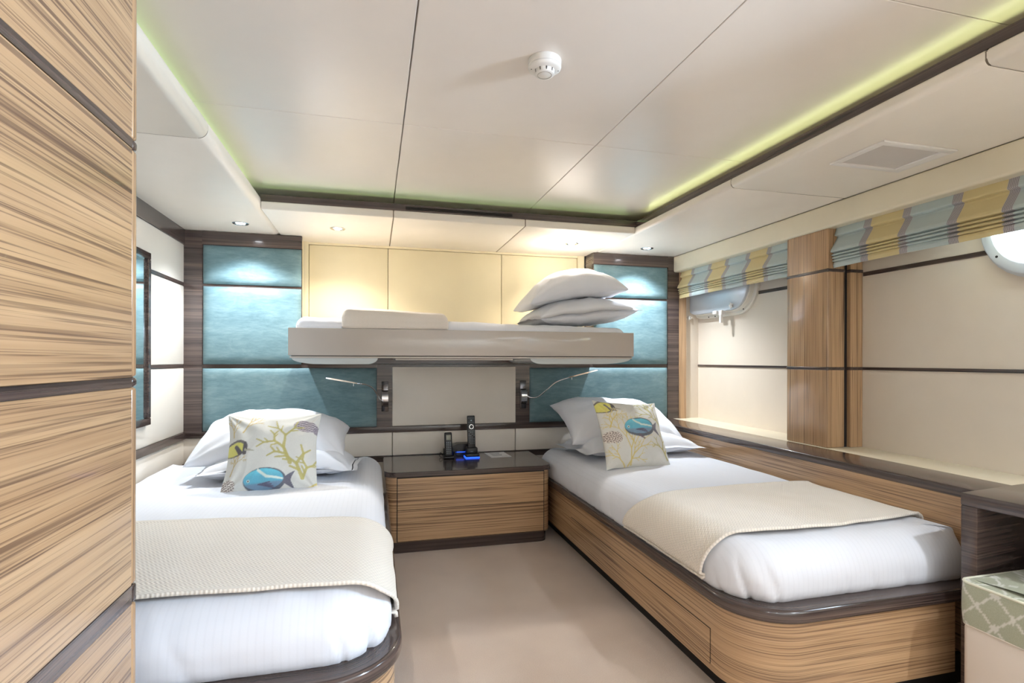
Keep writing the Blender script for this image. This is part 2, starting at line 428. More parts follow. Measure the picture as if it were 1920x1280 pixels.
# ------------------------------------------------------------------ back wall: headboards, centre panel, bunk recess
def pad(x0, x1, z0, z1, t=.026, base=YB, r=.05, n=26):
    """An upholstered cushion panel facing -Y with puffed edges."""
    w, h = x1-x0, z1-z0
    def edge(d): d = min(1, d/r); return math.sqrt(max(0, 1-(1-d)**2))
    def P(u, v):
        # denser samples toward the rims
        uu = .5-.5*math.cos(PI*u); vv = .5-.5*math.cos(PI*v)
        x, z = x0+w*uu, z0+h*vv
        d = t*edge(min(x-x0, x1-x))*edge(min(z-z0, z1-z))
        d += .0035*noise.noise((x*5, z*5, 1.7))*min(1, d/t)
        return (x, base-d, z)
    return gridm(n+8, n, P)
def headboard(side):
    L = side == 'left'
    x0, x1 = (XL, -.455) if L else (1.605, 2.335)
    low = (-1.054, .018) if L else (1.104, 2.233)
    up = (-1.052, -.467) if L else (1.613, 2.233)
    t = thing('headboard', 'teal velvet headboard in a dark frame at the head of the bed beside the mirror' if L else
              'teal velvet headboard in a dark frame beside the window, behind the bunk pillows', 'headboard', ((x0+x1)/2, YB, .69))
    fr = bmesh.new()
    fy = YB-.008
    if L: bx(fr, XL, -1.055, fy, YB+.02, .690, ZS-.004)
    else: bx(fr, 2.236, 2.333, fy, YB+.02, .690, ZS-.004)
    finish(fr, 'stile', M['wenge_x'], t)
    finish(box(up[0]-.003 if L else 1.605, up[1]+.004 if L else 2.236, fy-.004, YB+.02, 1.878, ZS-.003), 'header', M['wenge_x'], t)
    finish(box(up[0]-.004, up[1]+.004 if L else low[1]+.003, YB, YB+.02, .690, 1.879), 'backing', M['wenge_x'], t)
    if L: finish(box(up[1]+.005, .0175, YB, YB+.02, .690, 1.118), 'backing', M['wenge_x'], t)
    else: finish(box(1.1045, up[0]-.005, YB, YB+.02, .690, 1.118), 'backing', M['wenge_x'], t)
    for z0, z1, (a, b) in ((1.630, 1.876, up), (1.118, 1.614, up), (.692, 1.093, low)):
        finish(pad(a, b, z0, z1), 'upholstered_pad', M['velvet'], t, 180)
headboard('left'); headboard('right')
cp = thing('wall_panel', 'pale leather wall panel in dark wood between the two reading lamps', 'panel', (.56, YB, .69))
finish(box(.018, 1.104, YB-.006, YB+.02, .690, 1.118), 'backing', M['wenge_x'], cp)
finish(box(.122, .998, YB-.012, YB-.002, .694, 1.100, .004, 3), 'leather_panel', M['cream'], cp)
trim(box(XL, 2.06, YB-.014, YB+.02, .650, .690, .003), M['wenge_x'])
trim(box(XL, 2.06, YB-.010, YB+.02, .450, .490), M['wenge_x'])
bm = bmesh.new()
for a, b in ((XL, .120), (.124, .996), (1.000, 2.06)): bx(bm, a, b, YB-.004, YB+.02, .491, .649, .003, 2)
trim(bm, M['cream'])
trim(box(XL, 2.06, YB-.002, YB+.02, 0, .451), M['cream'])
# recess behind the bunk
bm = bmesh.new()
bx(bm, -.475, -.441, YR-.06, YR, 1.16, ZS); bx(bm, 1.547, 1.600, YR-.06, YR, 1.16, ZS); bx(bm, -.445, 1.55, YR-.05, YR, 1.950, ZS)
trim(bm, M['cream_warm_lit'])
bm = bmesh.new()
for a, b in ((-.439, .0935), (.0965, .9325), (.9355, 1.545)): bx(bm, a, b, YR-.045, YR, 1.16, 1.948, .004, 2)
trim(bm, M['cream_warm_lit'])
trim(box(-.488, -.476, YR-.10, YR, 1.16, 1.957), M['gap'])
trim(box(-.50, -.470, YB+.02, YR-.10, 1.16, ZS), M['cream_warm_lit'])
trim(box(1.601, 1.612, YR-.07, YR, 1.16, ZS), M['gap'])
trim(box(1.606, 1.640, YB+.02, YR-.07, 1.16, ZS), M['wenge_y'])
trim(box(-.475, 1.61, YB+.02, YR, 1.12, 1.16), M['wenge_x'])

# ------------------------------------------------------------------ ceiling fittings
def downlight(x, y, label, group, cool=False, power=SPOT_W, size=math.radians(132), z=ZS):
    t = thing('downlight', label, 'downlight', (x, y, z), 0, group)
    finish(lathe(bmesh.new(), [(.044, .001), (.046, -.003), (.042, -.006), (.034, -.005), (.030, .003), (.031, .006)], (x, y, z)), 'bezel', M['chrome'], t, 60)
    finish(lathe(bmesh.new(), [(0, -.001), (.024, -.0008), (.0305, .002)], (x, y, z)), 'lens', M['lens_cool' if cool else 'lens'], t, 60)
    l = bpy.data.lights.new('lamp', 'SPOT'); l.energy = power; l.color = NEUT if cool else WARM
    l.spot_size = size; l.spot_blend = .85; l.shadow_soft_size = .018
    o = bpy.data.objects.new('lamp', l); C.objects.link(o); o.parent = t; o.location = (0, 0, -.012)
downlight(-.776, 3.508, 'round recessed downlight above the headboard with the mirror beside it', 'soffit downlights', True, SPOT_W*1.3, R(118))
downlight(-.222, 3.495, 'round recessed downlight over the foot end of the bunk, above its folded blanket', 'soffit downlights', False, SPOT_W*.8)
downlight(1.336, 3.521, 'round recessed downlight over the stacked bunk pillows', 'soffit downlights', False, SPOT_W*.85)
downlight(1.922, 3.531, 'round recessed downlight beside the window fascia, above the bed with the desk', 'soffit downlights', True, SPOT_W*1.5, R(118))
# further fittings on the same soffit runs, behind the photographer
for x, y in ((-.15, Y0+.32), (.60, Y0+.32), (1.35, Y0+.32), (1.95, .35), (1.95, -.75)):
    downlight(x, y, 'round recessed downlight in the soffit near the entrance', 'entrance downlights', True, REAR_W, math.radians(160))
sd = thing('smoke_detector', 'white round smoke detector on the ceiling', 'smoke detector', (.522, 1.620, ZC))
o3 = (.522, 1.620, ZC)
finish(lathe(bmesh.new(), [(0, 0), (.051, 0), (.0525, -.002), (.0525, -.021), (.050, -.0225), (0, -.0225)], o3, 56), 'base', M['white_plastic'], sd, 40)
finish(lathe(bmesh.new(), [(.049, -.0225), (.0525, -.024), (.0515, -.0275), (.046, -.0315), (.036, -.0345), (0, -.0345)], o3, 56), 'cover', M['white_plastic'], sd, 50)
finish(lathe(bmesh.new(), [(.0325, -.033), (.0305, -.0455), (.028, -.0475), (0, -.0475)], o3, 56), 'sensor_chamber', M['white_plastic'], sd, 40)
finish(lathe(bmesh.new(), [(.0225, -.0474), (.0225, -.0481), (.0218, -.0481), (.0218, -.0474)], o3, 56), 'test_ring', M['seam'], sd, 40)
bm = bmesh.new()
for i in range(10):
    a = 2*PI*(i+.3)/10; ca, sa = math.cos(a), math.sin(a); q = []
    for rr, w, z in ((.0335, .0017, -.0345), (.0316, .0013, -.0440)):
        for s in (-1, 1): q.append(bm.verts.new((o3[0]+rr*ca-s*w*sa, o3[1]+rr*sa+s*w*ca, ZC+z)))
    bm.faces.new((q[0], q[1], q[3], q[2]))
finish(bm, 'air_slot', M['gap'], sd, 0)
for a in (PI*.98, PI*1.93): finish(lathe(bmesh.new(), [(0, -.0331), (.0022, -.0331)], (o3[0]+.043*math.cos(a), o3[1]+.043*math.sin(a), ZC), 10), 'indicator_light', M['gap'], sd, 0)
gr = thing('ceiling_speaker', 'square grey grille in a white frame on the soffit over the window', 'speaker', (1.985, 1.695, ZS))
bm = bmesh.new()
for a in ((1.822, 2.180, 1.572, 1.600), (1.822, 2.180, 1.790, 1.818), (1.822, 1.850, 1.600, 1.790), (2.132, 2.180, 1.600, 1.790)): bx(bm, *a, ZS-.008, ZS, .002, 2)
finish(bm, 'frame', M['white_plastic'], gr)
finish(box(1.848, 2.134, 1.598, 1.792, ZS-.003, ZS), 'grille', M['mesh_grey'], gr)

# ------------------------------------------------------------------ portholes
def ring_bm(yc, zc, hy, prof, n=16):
    """prof: (radius, x) pairs swept round the oblong opening, closed."""
    bm = bmesh.new(); loops = []
    for r, x in prof: loops.append([bm.verts.new((x, y, z)) for y, z in stadium(yc, zc, hy, r, n)])
    m = len(loops[0]); k = len(prof)
    for i in range(k):
        a, b = loops[i], loops[(i+1) % k]
        for j in range(m): bm.faces.new((a[j], a[(j+1) % m], b[(j+1) % m], b[j]))
    return bm
def porthole(nm, key):
    yc, zc, hy = PORT[key]
    w = thing(nm, 'oblong metal porthole', 'window', (XW, yc, zc)); w['kind'] = 'structure'
    fr = finish(ring_bm(yc, zc, hy, [(.217, XW), (.217, XW-.020), (.212, XW-.024), (.211, XW-.028), (.205, XW-.044), (.199, XW-.048), (.166, XW-.048), (.163, XW-.045), (.163, XW+.05), (.20, XW+.05), (.20, XW)]), 'window_frame', M['steel'], w, 40)
    for y, z in stadium(yc, zc, hy, .182, 7)[::2]:
        q = lathe(bmesh.new(), [(0, .0015), (.0045, .001), (.0055, -.001)], n=12); q.transform(Matrix.Translation((XW-.0485, y, z)) @ Matrix.Rotation(-PI/2, 4, 'Y'))
        finish(q, 'screw', M['gap'], fr, 40)
    bm = bmesh.new(); bm.faces.new([bm.verts.new((XW+.02, y, z)) for y, z in stadium(yc, zc, hy, .165)])
    finish(bm, 'window_pane', M['pane'], w, 0)
    return w
porthole('window_1', 'near'); porthole('window_3', 'rear')
# the far porthole is shut by its white deadlight cover
yc, zc, hy = PORT['far']
w2 = thing('window_2', 'oblong porthole shut by a white cover', 'window', (XW, yc, zc)); w2['kind'] = 'structure'
finish(ring_bm(yc, zc, hy, [(.217, XW), (.217, XW-.016), (.210, XW-.022), (.150, XW-.022), (.150, XW)]), 'window_frame', M['white_metal'], w2, 40)
finish(ring_bm(yc, zc, hy, [(.193, XW-.02), (.191, XW-.052), (.187, XW-.056), (.165, XW-.056), (.165, XW-.02)]), 'frame_rim', M['white_metal'], w2, 40)
dl = thing('porthole_cover', 'white hinged cover with star knobs shutting the porthole under the shorter blind', 'cover', (XW-.06, yc, zc-.18))
bm = bmesh.new(); P1 = stadium(yc, zc, hy, .184, 16)
for x0, x1 in ((XW-.076, XW-.058),):
    a = [bm.verts.new((x0-.002, yc+(y-yc)*.985, zc+(z-zc)*.97)) for y, z in P1]; b = [bm.verts.new((x0+.003, y, z)) for y, z in P1]; c = [bm.verts.new((x1, y, z)) for y, z in P1]
    bm.faces.new(a); bm.faces.new(c[::-1])
    for p, q in ((a, b), (b, c)):
        for j in range(len(p)): bm.faces.new((p[j], p[(j+1) % len(p)], q[(j+1) % len(p)], q[j]))
finish(bm, 'plate', M['steel'], dl, 40)
def star(y, z, x, r=.021):
    bm = bmesh.new(); n = 20
    for xx in (x, x-.014): pass
    a = []; b = []
    for j in range(n):
        an = 2*PI*j/n; rr = r*(.72+.28*math.cos(5*an))
        a.append(bm.verts.new((x, y+rr*math.cos(an), z+rr*math.sin(an)))); b.append(bm.verts.new((x-.013, y+rr*math.cos(an), z+rr*math.sin(an))))
    bm.faces.new(a); bm.faces.new(b[::-1])
    for j in range(n): bm.faces.new((a[j], a[(j+1) % n], b[(j+1) % n], b[j]))
    tube(bm, [(x+.02, y, z), (x-.02, y, z)], .006, 8)
    return bm
for y, z in ((3.785, 1.487), (3.265, 1.535)): finish(star(y, z, XW-.082), 'star_knob', M['white_plastic'], dl, 30)
bm = box(XW-.094, XW-.060, 3.365, 3.402, 1.478, 1.512, .004); tube(bm, [(XW-.085, 3.384, 1.495), (XW-.085, 3.384, 1.455), (XW-.085, 3.384, 1.422)], [.008, .013, .012], 12)
finish(bm, 'latch', M['white_plastic'], dl, 40)
finish(box(XW-.09, XW-.060, 3.435, 3.48, 1.488, 1.515, .004), 'hinge', M['white_plastic'], dl, 40)
for y, z in ((3.62, 1.482), (3.54, 1.482), (3.15, 1.60), (3.22, 1.508)):
    finish(tube(bmesh.new(), [(XW-.021, y, z), (XW-.024, y, z)], .005, 10), 'screw', M['gap'], w2, 40)

# ------------------------------------------------------------------ roman blinds
BL = [(2.350, 1.866), (2.343, 1.835), (2.333, 1.804), (2.350, 1.799), (2.345, 1.785), (2.326, 1.755), (2.308, 1.728), (2.304, 1.716), (2.342, 1.709),
      (2.320, 1.706), (2.306, 1.699), (2.340, 1.694), (2.318, 1.691), (2.306, 1.684), (2.340, 1.679), (2.318, 1.676), (2.308, 1.669), (2.338, 1.664), (2.318, 1.660), (2.314, 1.648), (2.318, 1.634)]
def blind(y0, y1, label, mat, seed):
    t = thing('roman_blind', label, 'blind', (2.35, (y0+y1)/2, 1.634), 0, 'striped roman blinds')
    n = len(BL); ny = 150
    def P(u, v):
        f = v*(n-1); i = min(int(f), n-2); q = f-i; q = q*q*(3-2*q)
        x = BL[i][0]*(1-q)+BL[i+1][0]*q; z = BL[i][1]*(1-q)+BL[i+1][1]*q
        y = y0+(y1-y0)*u; wgt = max(0, min(1, (v-.15)*1.6))
        x += wgt*(.006*noise.noise((y*3.1+seed, z*4, seed))+.003*noise.noise((y*9, z*22, seed)))
        z += wgt*(.006*noise.noise((y*2.3, 7.1+seed, v*3)) + .002*noise.noise((y*7, v*9, seed)))*(1 if v < .97 else .3)
        x += .010*wgt*math.exp(-min(u, 1-u)*24)
        return (x, y, z)
    f = finish(gridm(ny, 130, P), 'fabric', mat, t, 180)
    s = f.modifiers.new('cloth', 'SOLIDIFY'); s.thickness = .0025
    finish(box(2.356, 2.385, y0, y1, 1.835, 1.862), 'headrail', M['white_metal'], t)
blind(2.598, 3.752, 'shorter yellow and blue striped roman blind, between headboard and pillar, over the shut porthole', stripes('blind_stripes_far', 3.762-(2.598+3.752)/2, .405), 3.0)
blind(.30, 2.292, 'longer yellow and blue striped roman blind over the porthole that shows daylight', stripes('blind_stripes_near', 2.083-(.30+2.292)/2, .417), 8.0)
# stripes are laid out in the blind's own frame
# ------------------------------------------------------------------ mirror on the left wall
mi = thing('wall_mirror', 'dark framed mirror on the cream wall next to the wardrobe', 'mirror', (XL, 2.85, .80))
bm = bmesh.new(); x1 = XL+.028
for a in ((2.42, 3.205, 1.672, 1.708), (2.42, 3.205, .805, .842), (2.42, 2.457, .842, 1.672), (3.168, 3.205, .842, 1.672)): bx(bm, XL+.004, x1, a[0], a[1], a[2], a[3], .004, 2)
finish(bm, 'frame', M['wenge_y'], mi)
finish(box(XL+.006, XL+.016, 2.45, 3.172, .838, 1.676), 'glass', M['mirror'], mi)

# ------------------------------------------------------------------ wardrobe in the foreground
wd = thing('wardrobe', 'tall wood veneer wardrobe with three dark bands in the foreground', 'wardrobe', (-.82, .35, 0))
WX = -.492
finish(box(XL+.002, WX-.022, -.55, 1.30, 0, 1.962), 'carcass', M['tan_h'], wd)
bands = (1.602, 1.1015, .6555)
lims = [.02] + [q for b in sorted(bands) for q in (b-.0105 - (.009 if b < 1 else 0), b+.0105 + (.009 if b < 1 else 0))] + [1.962]
for z0, z1 in zip(lims[0::2], lims[1::2]): finish(box(WX-.022, WX, -.55, 1.286, z0, z1, .0012, 1), 'door_panel', M['tan_h'], wd)
for b in bands:
    h = .0105 + (.009 if b < 1 else 0)
    finish(box(WX-.022, WX+.0005, -.55, 1.286, b-h+.0005, b+h-.0005), 'band', M['wenge_y'], wd)
for z0, z1 in zip(lims[0::2], lims[1::2]): finish(box(WX-.05, WX+.001, 1.2875, 1.310, z0, z1, .007, 3), 'edge_post', M['tan_z'], wd)
for b in bands:
    h = .0105 + (.009 if b < 1 else 0)
    finish(box(WX-.05, WX+.0018, 1.2875, 1.3108, b-h, b+h, .007, 3), 'edge_band', M['wenge_x'], wd)

# ------------------------------------------------------------------ beds
def arc_path(pts):
    """pts: list of (x, y); returns swept path with outward normals (left of travel = inside)."""
    out = []
    for i, (x, y) in enumerate(pts):
        a = pts[max(i-1, 0)]; b = pts[min(i+1, len(pts)-1)]
        t = Vector((b[0]-a[0], b[1]-a[1])).normalized(); out.append((x, y, t.y, -t.x))
    return out
def bed_path(xs, yh, yf, xe, r, n=16):
    """side at x = xs from the head yh to the foot yf, turning toward xe."""
    s = 1 if xe > xs else -1
    pts = [(xs, yh - (yh-yf-r)*i/24) for i in range(25)]
    for i in range(1, n+1):
        a = PI/2*i/n; pts.append((xs + s*r*(1-math.cos(a)), yf + r - r*math.sin(a)))
    x1 = xs+s*r
    pts += [(x1 + (xe-x1)*i/10, yf) for i in range(1, 11)]
    p = arc_path(pts)
    if s > 0: p = [(x, y, nx, ny) for x, y, nx, ny in p]
    # make normals point away from the mattress
    q = []
    for x, y, nx, ny in p:
        c = Vector(((xs+xe)/2 - x, (yh+yf)/2 - y))
        if c.x*nx + c.y*ny > 0: nx, ny = -nx, -ny
        q.append((x, y, nx, ny))
    return q
def bed(label, xs, yh, yf, xe, drawer, wood_end=None):
    t = thing('bed', label, 'bed', ((xs+xe)/2, (yh+yf)/2, 0))
    p = bed_path(xs, yh, yf, xe, .185)
    pw = bed_path(xs, yh, yf, wood_end if wood_end else xe, .185)
    finish(sweep(bmesh.new(), pw, [(0, .088), (0, .330), (-.02, .330), (-.02, .088)]), 'base', M['tan_h'], t, 40)
    finish(sweep(bmesh.new(), p, [(-.06, 0), (-.06, .10), (-.08, .10), (-.08, 0)]), 'plinth', M['gap'], t, 40)
    prof = []
    for (cx, cz, a0) in ((.006, .345, -90), (.006, .361, 0), (-.072, .365, 90)):
        for i in range(6):
            a = math.radians(a0 + 18*i*(1 if a0 < 90 else .0)); rr = .014
            prof.append((cx + rr*math.cos(a), cz + rr*math.sin(a)))
    prof = prof[:12] + [(-.078, .375), (-.078, .331)]
    finish(sweep(bmesh.new(), p, prof), 'rail', M['wenge_uv'], t, 50)
    x0, x1 = min(xs, xe)+.03, max(xs, xe)-.03
    if xs > xe: x0 = xe
    else: x1 = xe
    finish(box(x0+ .02, x1-.02, yf+.14, yh, .30, .352), 'platform', M['gap'], t)
    if drawer:
        d0, d1, z0, z1 = drawer; s = -1 if xs < xe else 1
        a, b = sorted((xs, xs+s*.0008)); finish(box(a, b, d0-.0025, d1+.0025, z0-.0025, z1+.0025), 'drawer_gap', M['gap'], t)
        a, b = sorted((xs, xs+s*.0022)); finish(box(a, b, d0, d1, z0, z1), 'drawer', M['tan_h'], t)
    return t
bed('wood veneer bed base with dark rounded rail below the windows', 1.12, 3.76, 1.395, 2.05, (1.612, 2.95, .112, .228), 1.925)
bed('wood veneer bed base with dark rounded rail behind the wardrobe', .058, 3.205, 1.372, XL+.02, None)

def rr_loop(x0, x1, y0, y1, rs, n=10, m=40):
    """rounded rectangle, ccw, with normals; rs = radii at (x0,y0), (x1,y0), (x1,y1), (x0,y1)."""
    pts = []
    cs = [(x0+rs[0], y0+rs[0], rs[0], PI), (x1-rs[1], y0+rs[1], rs[1], 1.5*PI), (x1-rs[2], y1-rs[2], rs[2], 0), (x0+rs[3], y1-rs[3], rs[3], .5*PI)]
    for i, (cx, cy, r, a0) in enumerate(cs):
        for j in range(n+1):
            a = a0 + PI/2*j/n; pts.append((cx+r*math.cos(a), cy+r*math.sin(a), math.cos(a), math.sin(a)))
        c2 = cs[(i+1) % 4]; p = pts[-1]; a2 = c2[3]
        q = (c2[0]+c2[2]*math.cos(a2), c2[1]+c2[2]*math.sin(a2))
        L = math.hypot(q[0]-p[0], q[1]-p[1]); k = max(1, int(L*m))
        for j in range(1, k): pts.append((p[0]+(q[0]-p[0])*j/k, p[1]+(q[1]-p[1])*j/k, p[2], p[3]))
    return pts
class Matt:
    def __init__(s, x0, x1, y0, y1, z0, z1, rs, rx=.11, rz=.11, crown=.012, seed=0, wr=1.0, slope=0.0, wall=0):
        s.__dict__.update(wall=wall, x0=x0, x1=x1, y0=y0, y1=y1, z0=z0, z1=z1, rs=rs, rx=rx, rz=rz, crown=crown, seed=seed, wr=wr, slope=slope)
    def section(s, n=20):
        p = [(.028, s.z0), (.010, s.z0+.012), (.002, s.z0+.03), (0, s.z0+.045)]
        for i in range(n+1):
            a = PI/2*i/n; p.append((s.rx*(1-math.cos(a)), s.z1-s.rz+s.rz*math.sin(a)))
        return [p[k] for k in range(len(p)) if k == 0 or p[k][1] >= p[k-1][1]-1e-9]
    def wf(s, nx): return 1 - .72*max(0, nx*s.wall)
    def crownz(s, x, y):
        hw = (s.x1-s.x0)/2; hl = (s.y1-s.y0)/2
        u = min(1, abs(x-(s.x0+s.x1)/2)/hw); v = min(1, abs(y-(s.y0+s.y1)/2)/hl)
        return s.crown*(1-u**2)*(1-v**4)
    def bm(s):
        loop = rr_loop(s.x0, s.x1, s.y0, s.y1, s.rs, 32, 95); sec = s.section(); N = len(loop)
        hw = min(s.x1-s.x0, s.y1-s.y0)/2; cx, cy = (s.x0+s.x1)/2, (s.y0+s.y1)/2
        rings = []
        b = bmesh.new()
        def wrk(x, y, z, per, nx, ny, side):
            z += s.crownz(x, y)
            z += s.slope*(x-cx)
            z += s.wr*(.005*noise.noise((x*4, y*3, s.seed)) + .0032*noise.noise((x*15+y*4, y*5-x*3, s.seed+3)))*(1-side)
            if side > 0:
                # tucked pleats along the lower sides, stronger round the corners
                cn = abs(nx*ny)*2
                amp = s.wr*side*(.0034 + .017*cn)
                d = amp*(noise.noise((per*9, z*2.5, s.seed+5)) + .6*noise.noise((per*24+z*14, z*3, s.seed+9)))
                rid = max(0, math.sin(per*58 + z*22 + 5*noise.noise((per*2.1, s.seed, 1.5))))**6
                msk = max(0, noise.noise((per*2.7, s.seed+21, .3)) + .15)
                d -= s.wr*(side**1.1)*rid*(.020*cn + .014*msk)
                x += nx*d; y += ny*d
            return (x, y, z)
        per = 0; pers = []
        for i, p in enumerate(loop):
            if i: per += math.hypot(p[0]-loop[i-1][0], p[1]-loop[i-1][1])
            pers.append(per)
        for d, z in sec:
            side = max(0, min(1, (s.z1-.02-z)/(s.z1-s.z0-.02)))
            rings.append([b.verts.new(wrk(x-nx*d*s.wf(nx), y-ny*d, z, q, nx, ny, side)) for (x, y, nx, ny), q in zip(loop, pers)])
        K = 26
        for k in range(1, K+1):
            f = k/K; R = []
            for (x, y, nx, ny), q in zip(loop, pers):
                px, py = x-nx*s.rx*s.wf(nx), y-ny*s.rx
                mx = cx if (s.x1-s.x0) <= (s.y1-s.y0) else max(s.x0+hw, min(s.x1-hw, px))
                my = cy if (s.x1-s.x0) > (s.y1-s.y0) else max(s.y0+hw, min(s.y1-hw, py))
                R.append(b.verts.new(wrk(px+(mx-px)*f, py+(my-py)*f, s.z1, q, nx, ny, 0)))
            rings.append(R)
        for a, c in zip(rings, rings[1:]):
            for j in range(N): b.faces.new((a[j], a[(j+1) % N], c[(j+1) % N], c[j]))
        b.faces.new(rings[0][::-1])
        bmesh.ops.remove_doubles(b, verts=rings[-1], dist=.0005)
        return b
MR = Matt(1.108, 2.052, 1.432, 3.56, .366, .545, (.17, .05, .06, .06), seed=1.0, wall=1)
ML = Matt(XL+.02, .048, 1.412, 3.52, .366, .545, (.05, .17, .07, .06), seed=12.0, wall=-1)
o = finish(MR.bm(), 'mattress', M['sheet'], None, 180); tag(o, 'mattress with tucked white striped sheet on the bed below the windows', 'mattress')
o = finish(ML.bm(), 'mattress', M['sheet'], None, 180); tag(o, 'mattress with tucked white striped sheet on the bed behind the wardrobe', 'mattress')

def blanket(mt, side, far, near, label, zlow):
    """side: -1 hangs over x0, +1 over x1.  far/near: functions of s in [0,1] (0 = wall edge, 1 = hem) giving y."""
    sec = [(d, z) for d, z in mt.section() if z >= zlow-.001]
    sec = [(sec[0][0], zlow)] + sec
    hang = [((mt.x0 + d) if side < 0 else (mt.x1 - d), z) for d, z in sec]
    xa = (mt.x1-.015) if side < 0 else (mt.x0+.015)
    xb = hang[-1][0]; top = [(xa + (xb-xa)*i/30, mt.z1) for i in range(30)]
    wall = [((mt.x1 - d*.28) if side < 0 else (mt.x0 + d*.28), z) for d, z in mt.section() if z > mt.z1-.05 and d <= .10]
    xa = wall[-1][0]; top = wall + [(xa + (xb-xa)*i/30, mt.z1) for i in range(1, 30)]
    top = [p for p in top if (p[0]-hang[-1][0])*side <= 0]
    poly = top + hang[::-1]
    L = [0]
    for a, b in zip(poly, poly[1:]): L.append(L[-1]+math.hypot(b[0]-a[0], b[1]-a[1]))
    tot = L[-1]
    def at(s):
        d = s*tot
        for i in range(len(L)-1):
            if d <= L[i+1] or i == len(L)-2:
                q = (d-L[i])/max(1e-9, L[i+1]-L[i]); a, b = poly[i], poly[i+1]
                tx, tz = (b[0]-a[0]), (b[1]-a[1]); n = math.hypot(tx, tz) or 1
                nx, nz = -tz/n, tx/n
                if nz < 0 or (abs(nz) < .05 and nx*side < 0): nx, nz = -nx, -nz
                return a[0]+tx*q, a[1]+tz*q, nx, nz
    def P(u, v):
        x, z, nx, nz = at(u)
        y = far(u)*(1-v) + near(u)*v
        y += .004*noise.noise((u*7, v*2, mt.seed+4))
        zz = z + mt.crownz(x, y)*(1 if u < .9 else .3)
        h = .009 + .003*noise.noise((x*9, y*9, mt.seed)) + .006*math.exp(-min(v, 1-v)*30)
        return (x + nx*h, y, zz + nz*h)
    o = finish(gridm(130, 60, P, lambda u, v: (u*tot, v*.6)), 'blanket', M['knit'], None, 180)
    s = o.modifiers.new('thick', 'SOLIDIFY'); s.thickness = .010; s.offset = 1
    tag(o, label, 'blanket')
    return o
def smooth(a, b, x): x = max(0, min(1, (x-a)/(b-a))); return x*x*(3-2*x)
blanket(MR, -1, lambda s: 2.150 - .06*s + .13*smooth(.82, 1, s), lambda s: 1.612 - .050*math.sin(PI*min(1, s/.9))*1.0 - .02*s + .035*smooth(.86, 1, s),
        'cream herringbone knit blanket laid across the bed below the windows', .392)
blanket(ML, 1, lambda s: 2.22 - .21*s + .12*smooth(.86, 1, s), lambda s: 1.525 - .070*s + .17*smooth(.88, 1, s),
        'cream herringbone knit blanket laid across the bed behind the wardrobe', .385)

# ------------------------------------------------------------------ pillows and cushions
def pillow_pts(Wd, Dp, top, bot, seed, n=46, flange=0.0, pinch=.07, wr=1.0, deform=None, pw=2.6, sharp=.46):
    def F(u, v):
        fu = fv = 0.0
        e = 1-flange
        a, b = min(1, abs(u)/e), min(1, abs(v)/(1-flange*.6))
        return (max(0, 1-a**pw)*max(0, 1-b**pw))**sharp
    def make(sgn):
        def P(s, t):
            u, v = -math.cos(PI*s), -math.cos(PI*t)
            u = .55*u + .45*(2*s-1); v = .55*v + .45*(2*t-1)
            f = F(u, v)
            x = Wd/2*u*(1-pinch*(1-v*v)); y = Dp/2*v*(1-pinch*(1-u*u))
            z = (top if sgn > 0 else -bot)*f
            x += .006*noise.noise((y*9, seed, u))*abs(u)**3; y += .006*noise.noise((x*9, seed+5, v))*abs(v)**3
            nz = noise.noise((x*5+seed, y*5, seed))*.015 + noise.noise((x*13+y*5, y*9-x*6, seed+2*sgn))*.008 - .006*abs(noise.noise((x*17-y*9, y*7+x*5, seed+4)))
            # folds running in from the corners
            r = math.hypot(abs(u)-1, abs(v)-1); an = math.atan2(1.001-abs(v), 1.001-abs(u))
            nz += .010*math.sin(an*11+seed)*math.exp(-r*2.3)*min(1, r*4)
            z += wr*nz*min(1, f*1.8)
            if flange: z += .010*noise.noise((x*8, y*8, seed+9))*(1-min(1, f*3))
            p = Vector((x, y, z))
            return deform(p, u, v) if deform else p
        return P
    return make(1), make(-1), n
def pillow(label, Wd, Dp, top, bot, seed, mat, mw, name='pillow', group=None, cat='pillow', n=46, **k):
    a, b, n = pillow_pts(Wd, Dp, top, bot, seed, n, **k)
    bm = gridm(n, n, a); gridm(n, n, b, bm=bm)
    bmesh.ops.remove_doubles(bm, verts=bm.verts, dist=.0004)
    o = finish(bm, name, mat, None, 180, local=True); o.matrix_world = mw
    return tag(o, label, cat, group)
def xf(loc, rx=0, ry=0, rz=0):
    return Matrix.Translation(loc) @ Matrix.Rotation(rz, 4, 'Z') @ Matrix.Rotation(ry, 4, 'Y') @ Matrix.Rotation(rx, 4, 'X')
R = math.radians
def droop(kx, ky=0, x0=0):
    def f(p, u, v):
        p.z -= kx*(p.x-x0)**2 + ky*p.y**2; return p
    return f
pillow('flat white pillow under another pillow on the bed behind the wardrobe', .76, .50, .095, .050, 2.0, M['cotton'], xf((-.450, 3.02, .606), R(-3), 0, R(-2)), flange=.10, pinch=.03, deform=droop(.12))
pillow('plump white pillow topping the stack on the bed behind the wardrobe', .76, .52, .125, .06, 5.0, M['cotton'], xf((-.515, 3.13, .738), R(15), R(2), R(1)), pinch=.06, deform=droop(.26, .3))
pillow('flat white pillow under another pillow on the bed below the windows', .84, .50, .095, .050, 9.0, M['cotton'], xf((1.60, 3.17, .606), R(-2), 0, R(3)), flange=.11, pinch=.03, deform=droop(.08))
pillow('plump white pillow leaning on the stack on the bed below the windows', .84, .50, .115, .06, 14.0, M['cotton'], xf((1.60, 3.30, .748), R(24), R(5), R(2)), pinch=.06, deform=droop(.22, .3))
pillow('lower white pillow of the pair lying on the bunk', .76, .50, .100, .085, 21.0, M['cotton'], xf((1.335, 3.44, 1.464), 0, R(-6), R(3)), flange=.08, pinch=.04, deform=droop(.12, .1, 0))
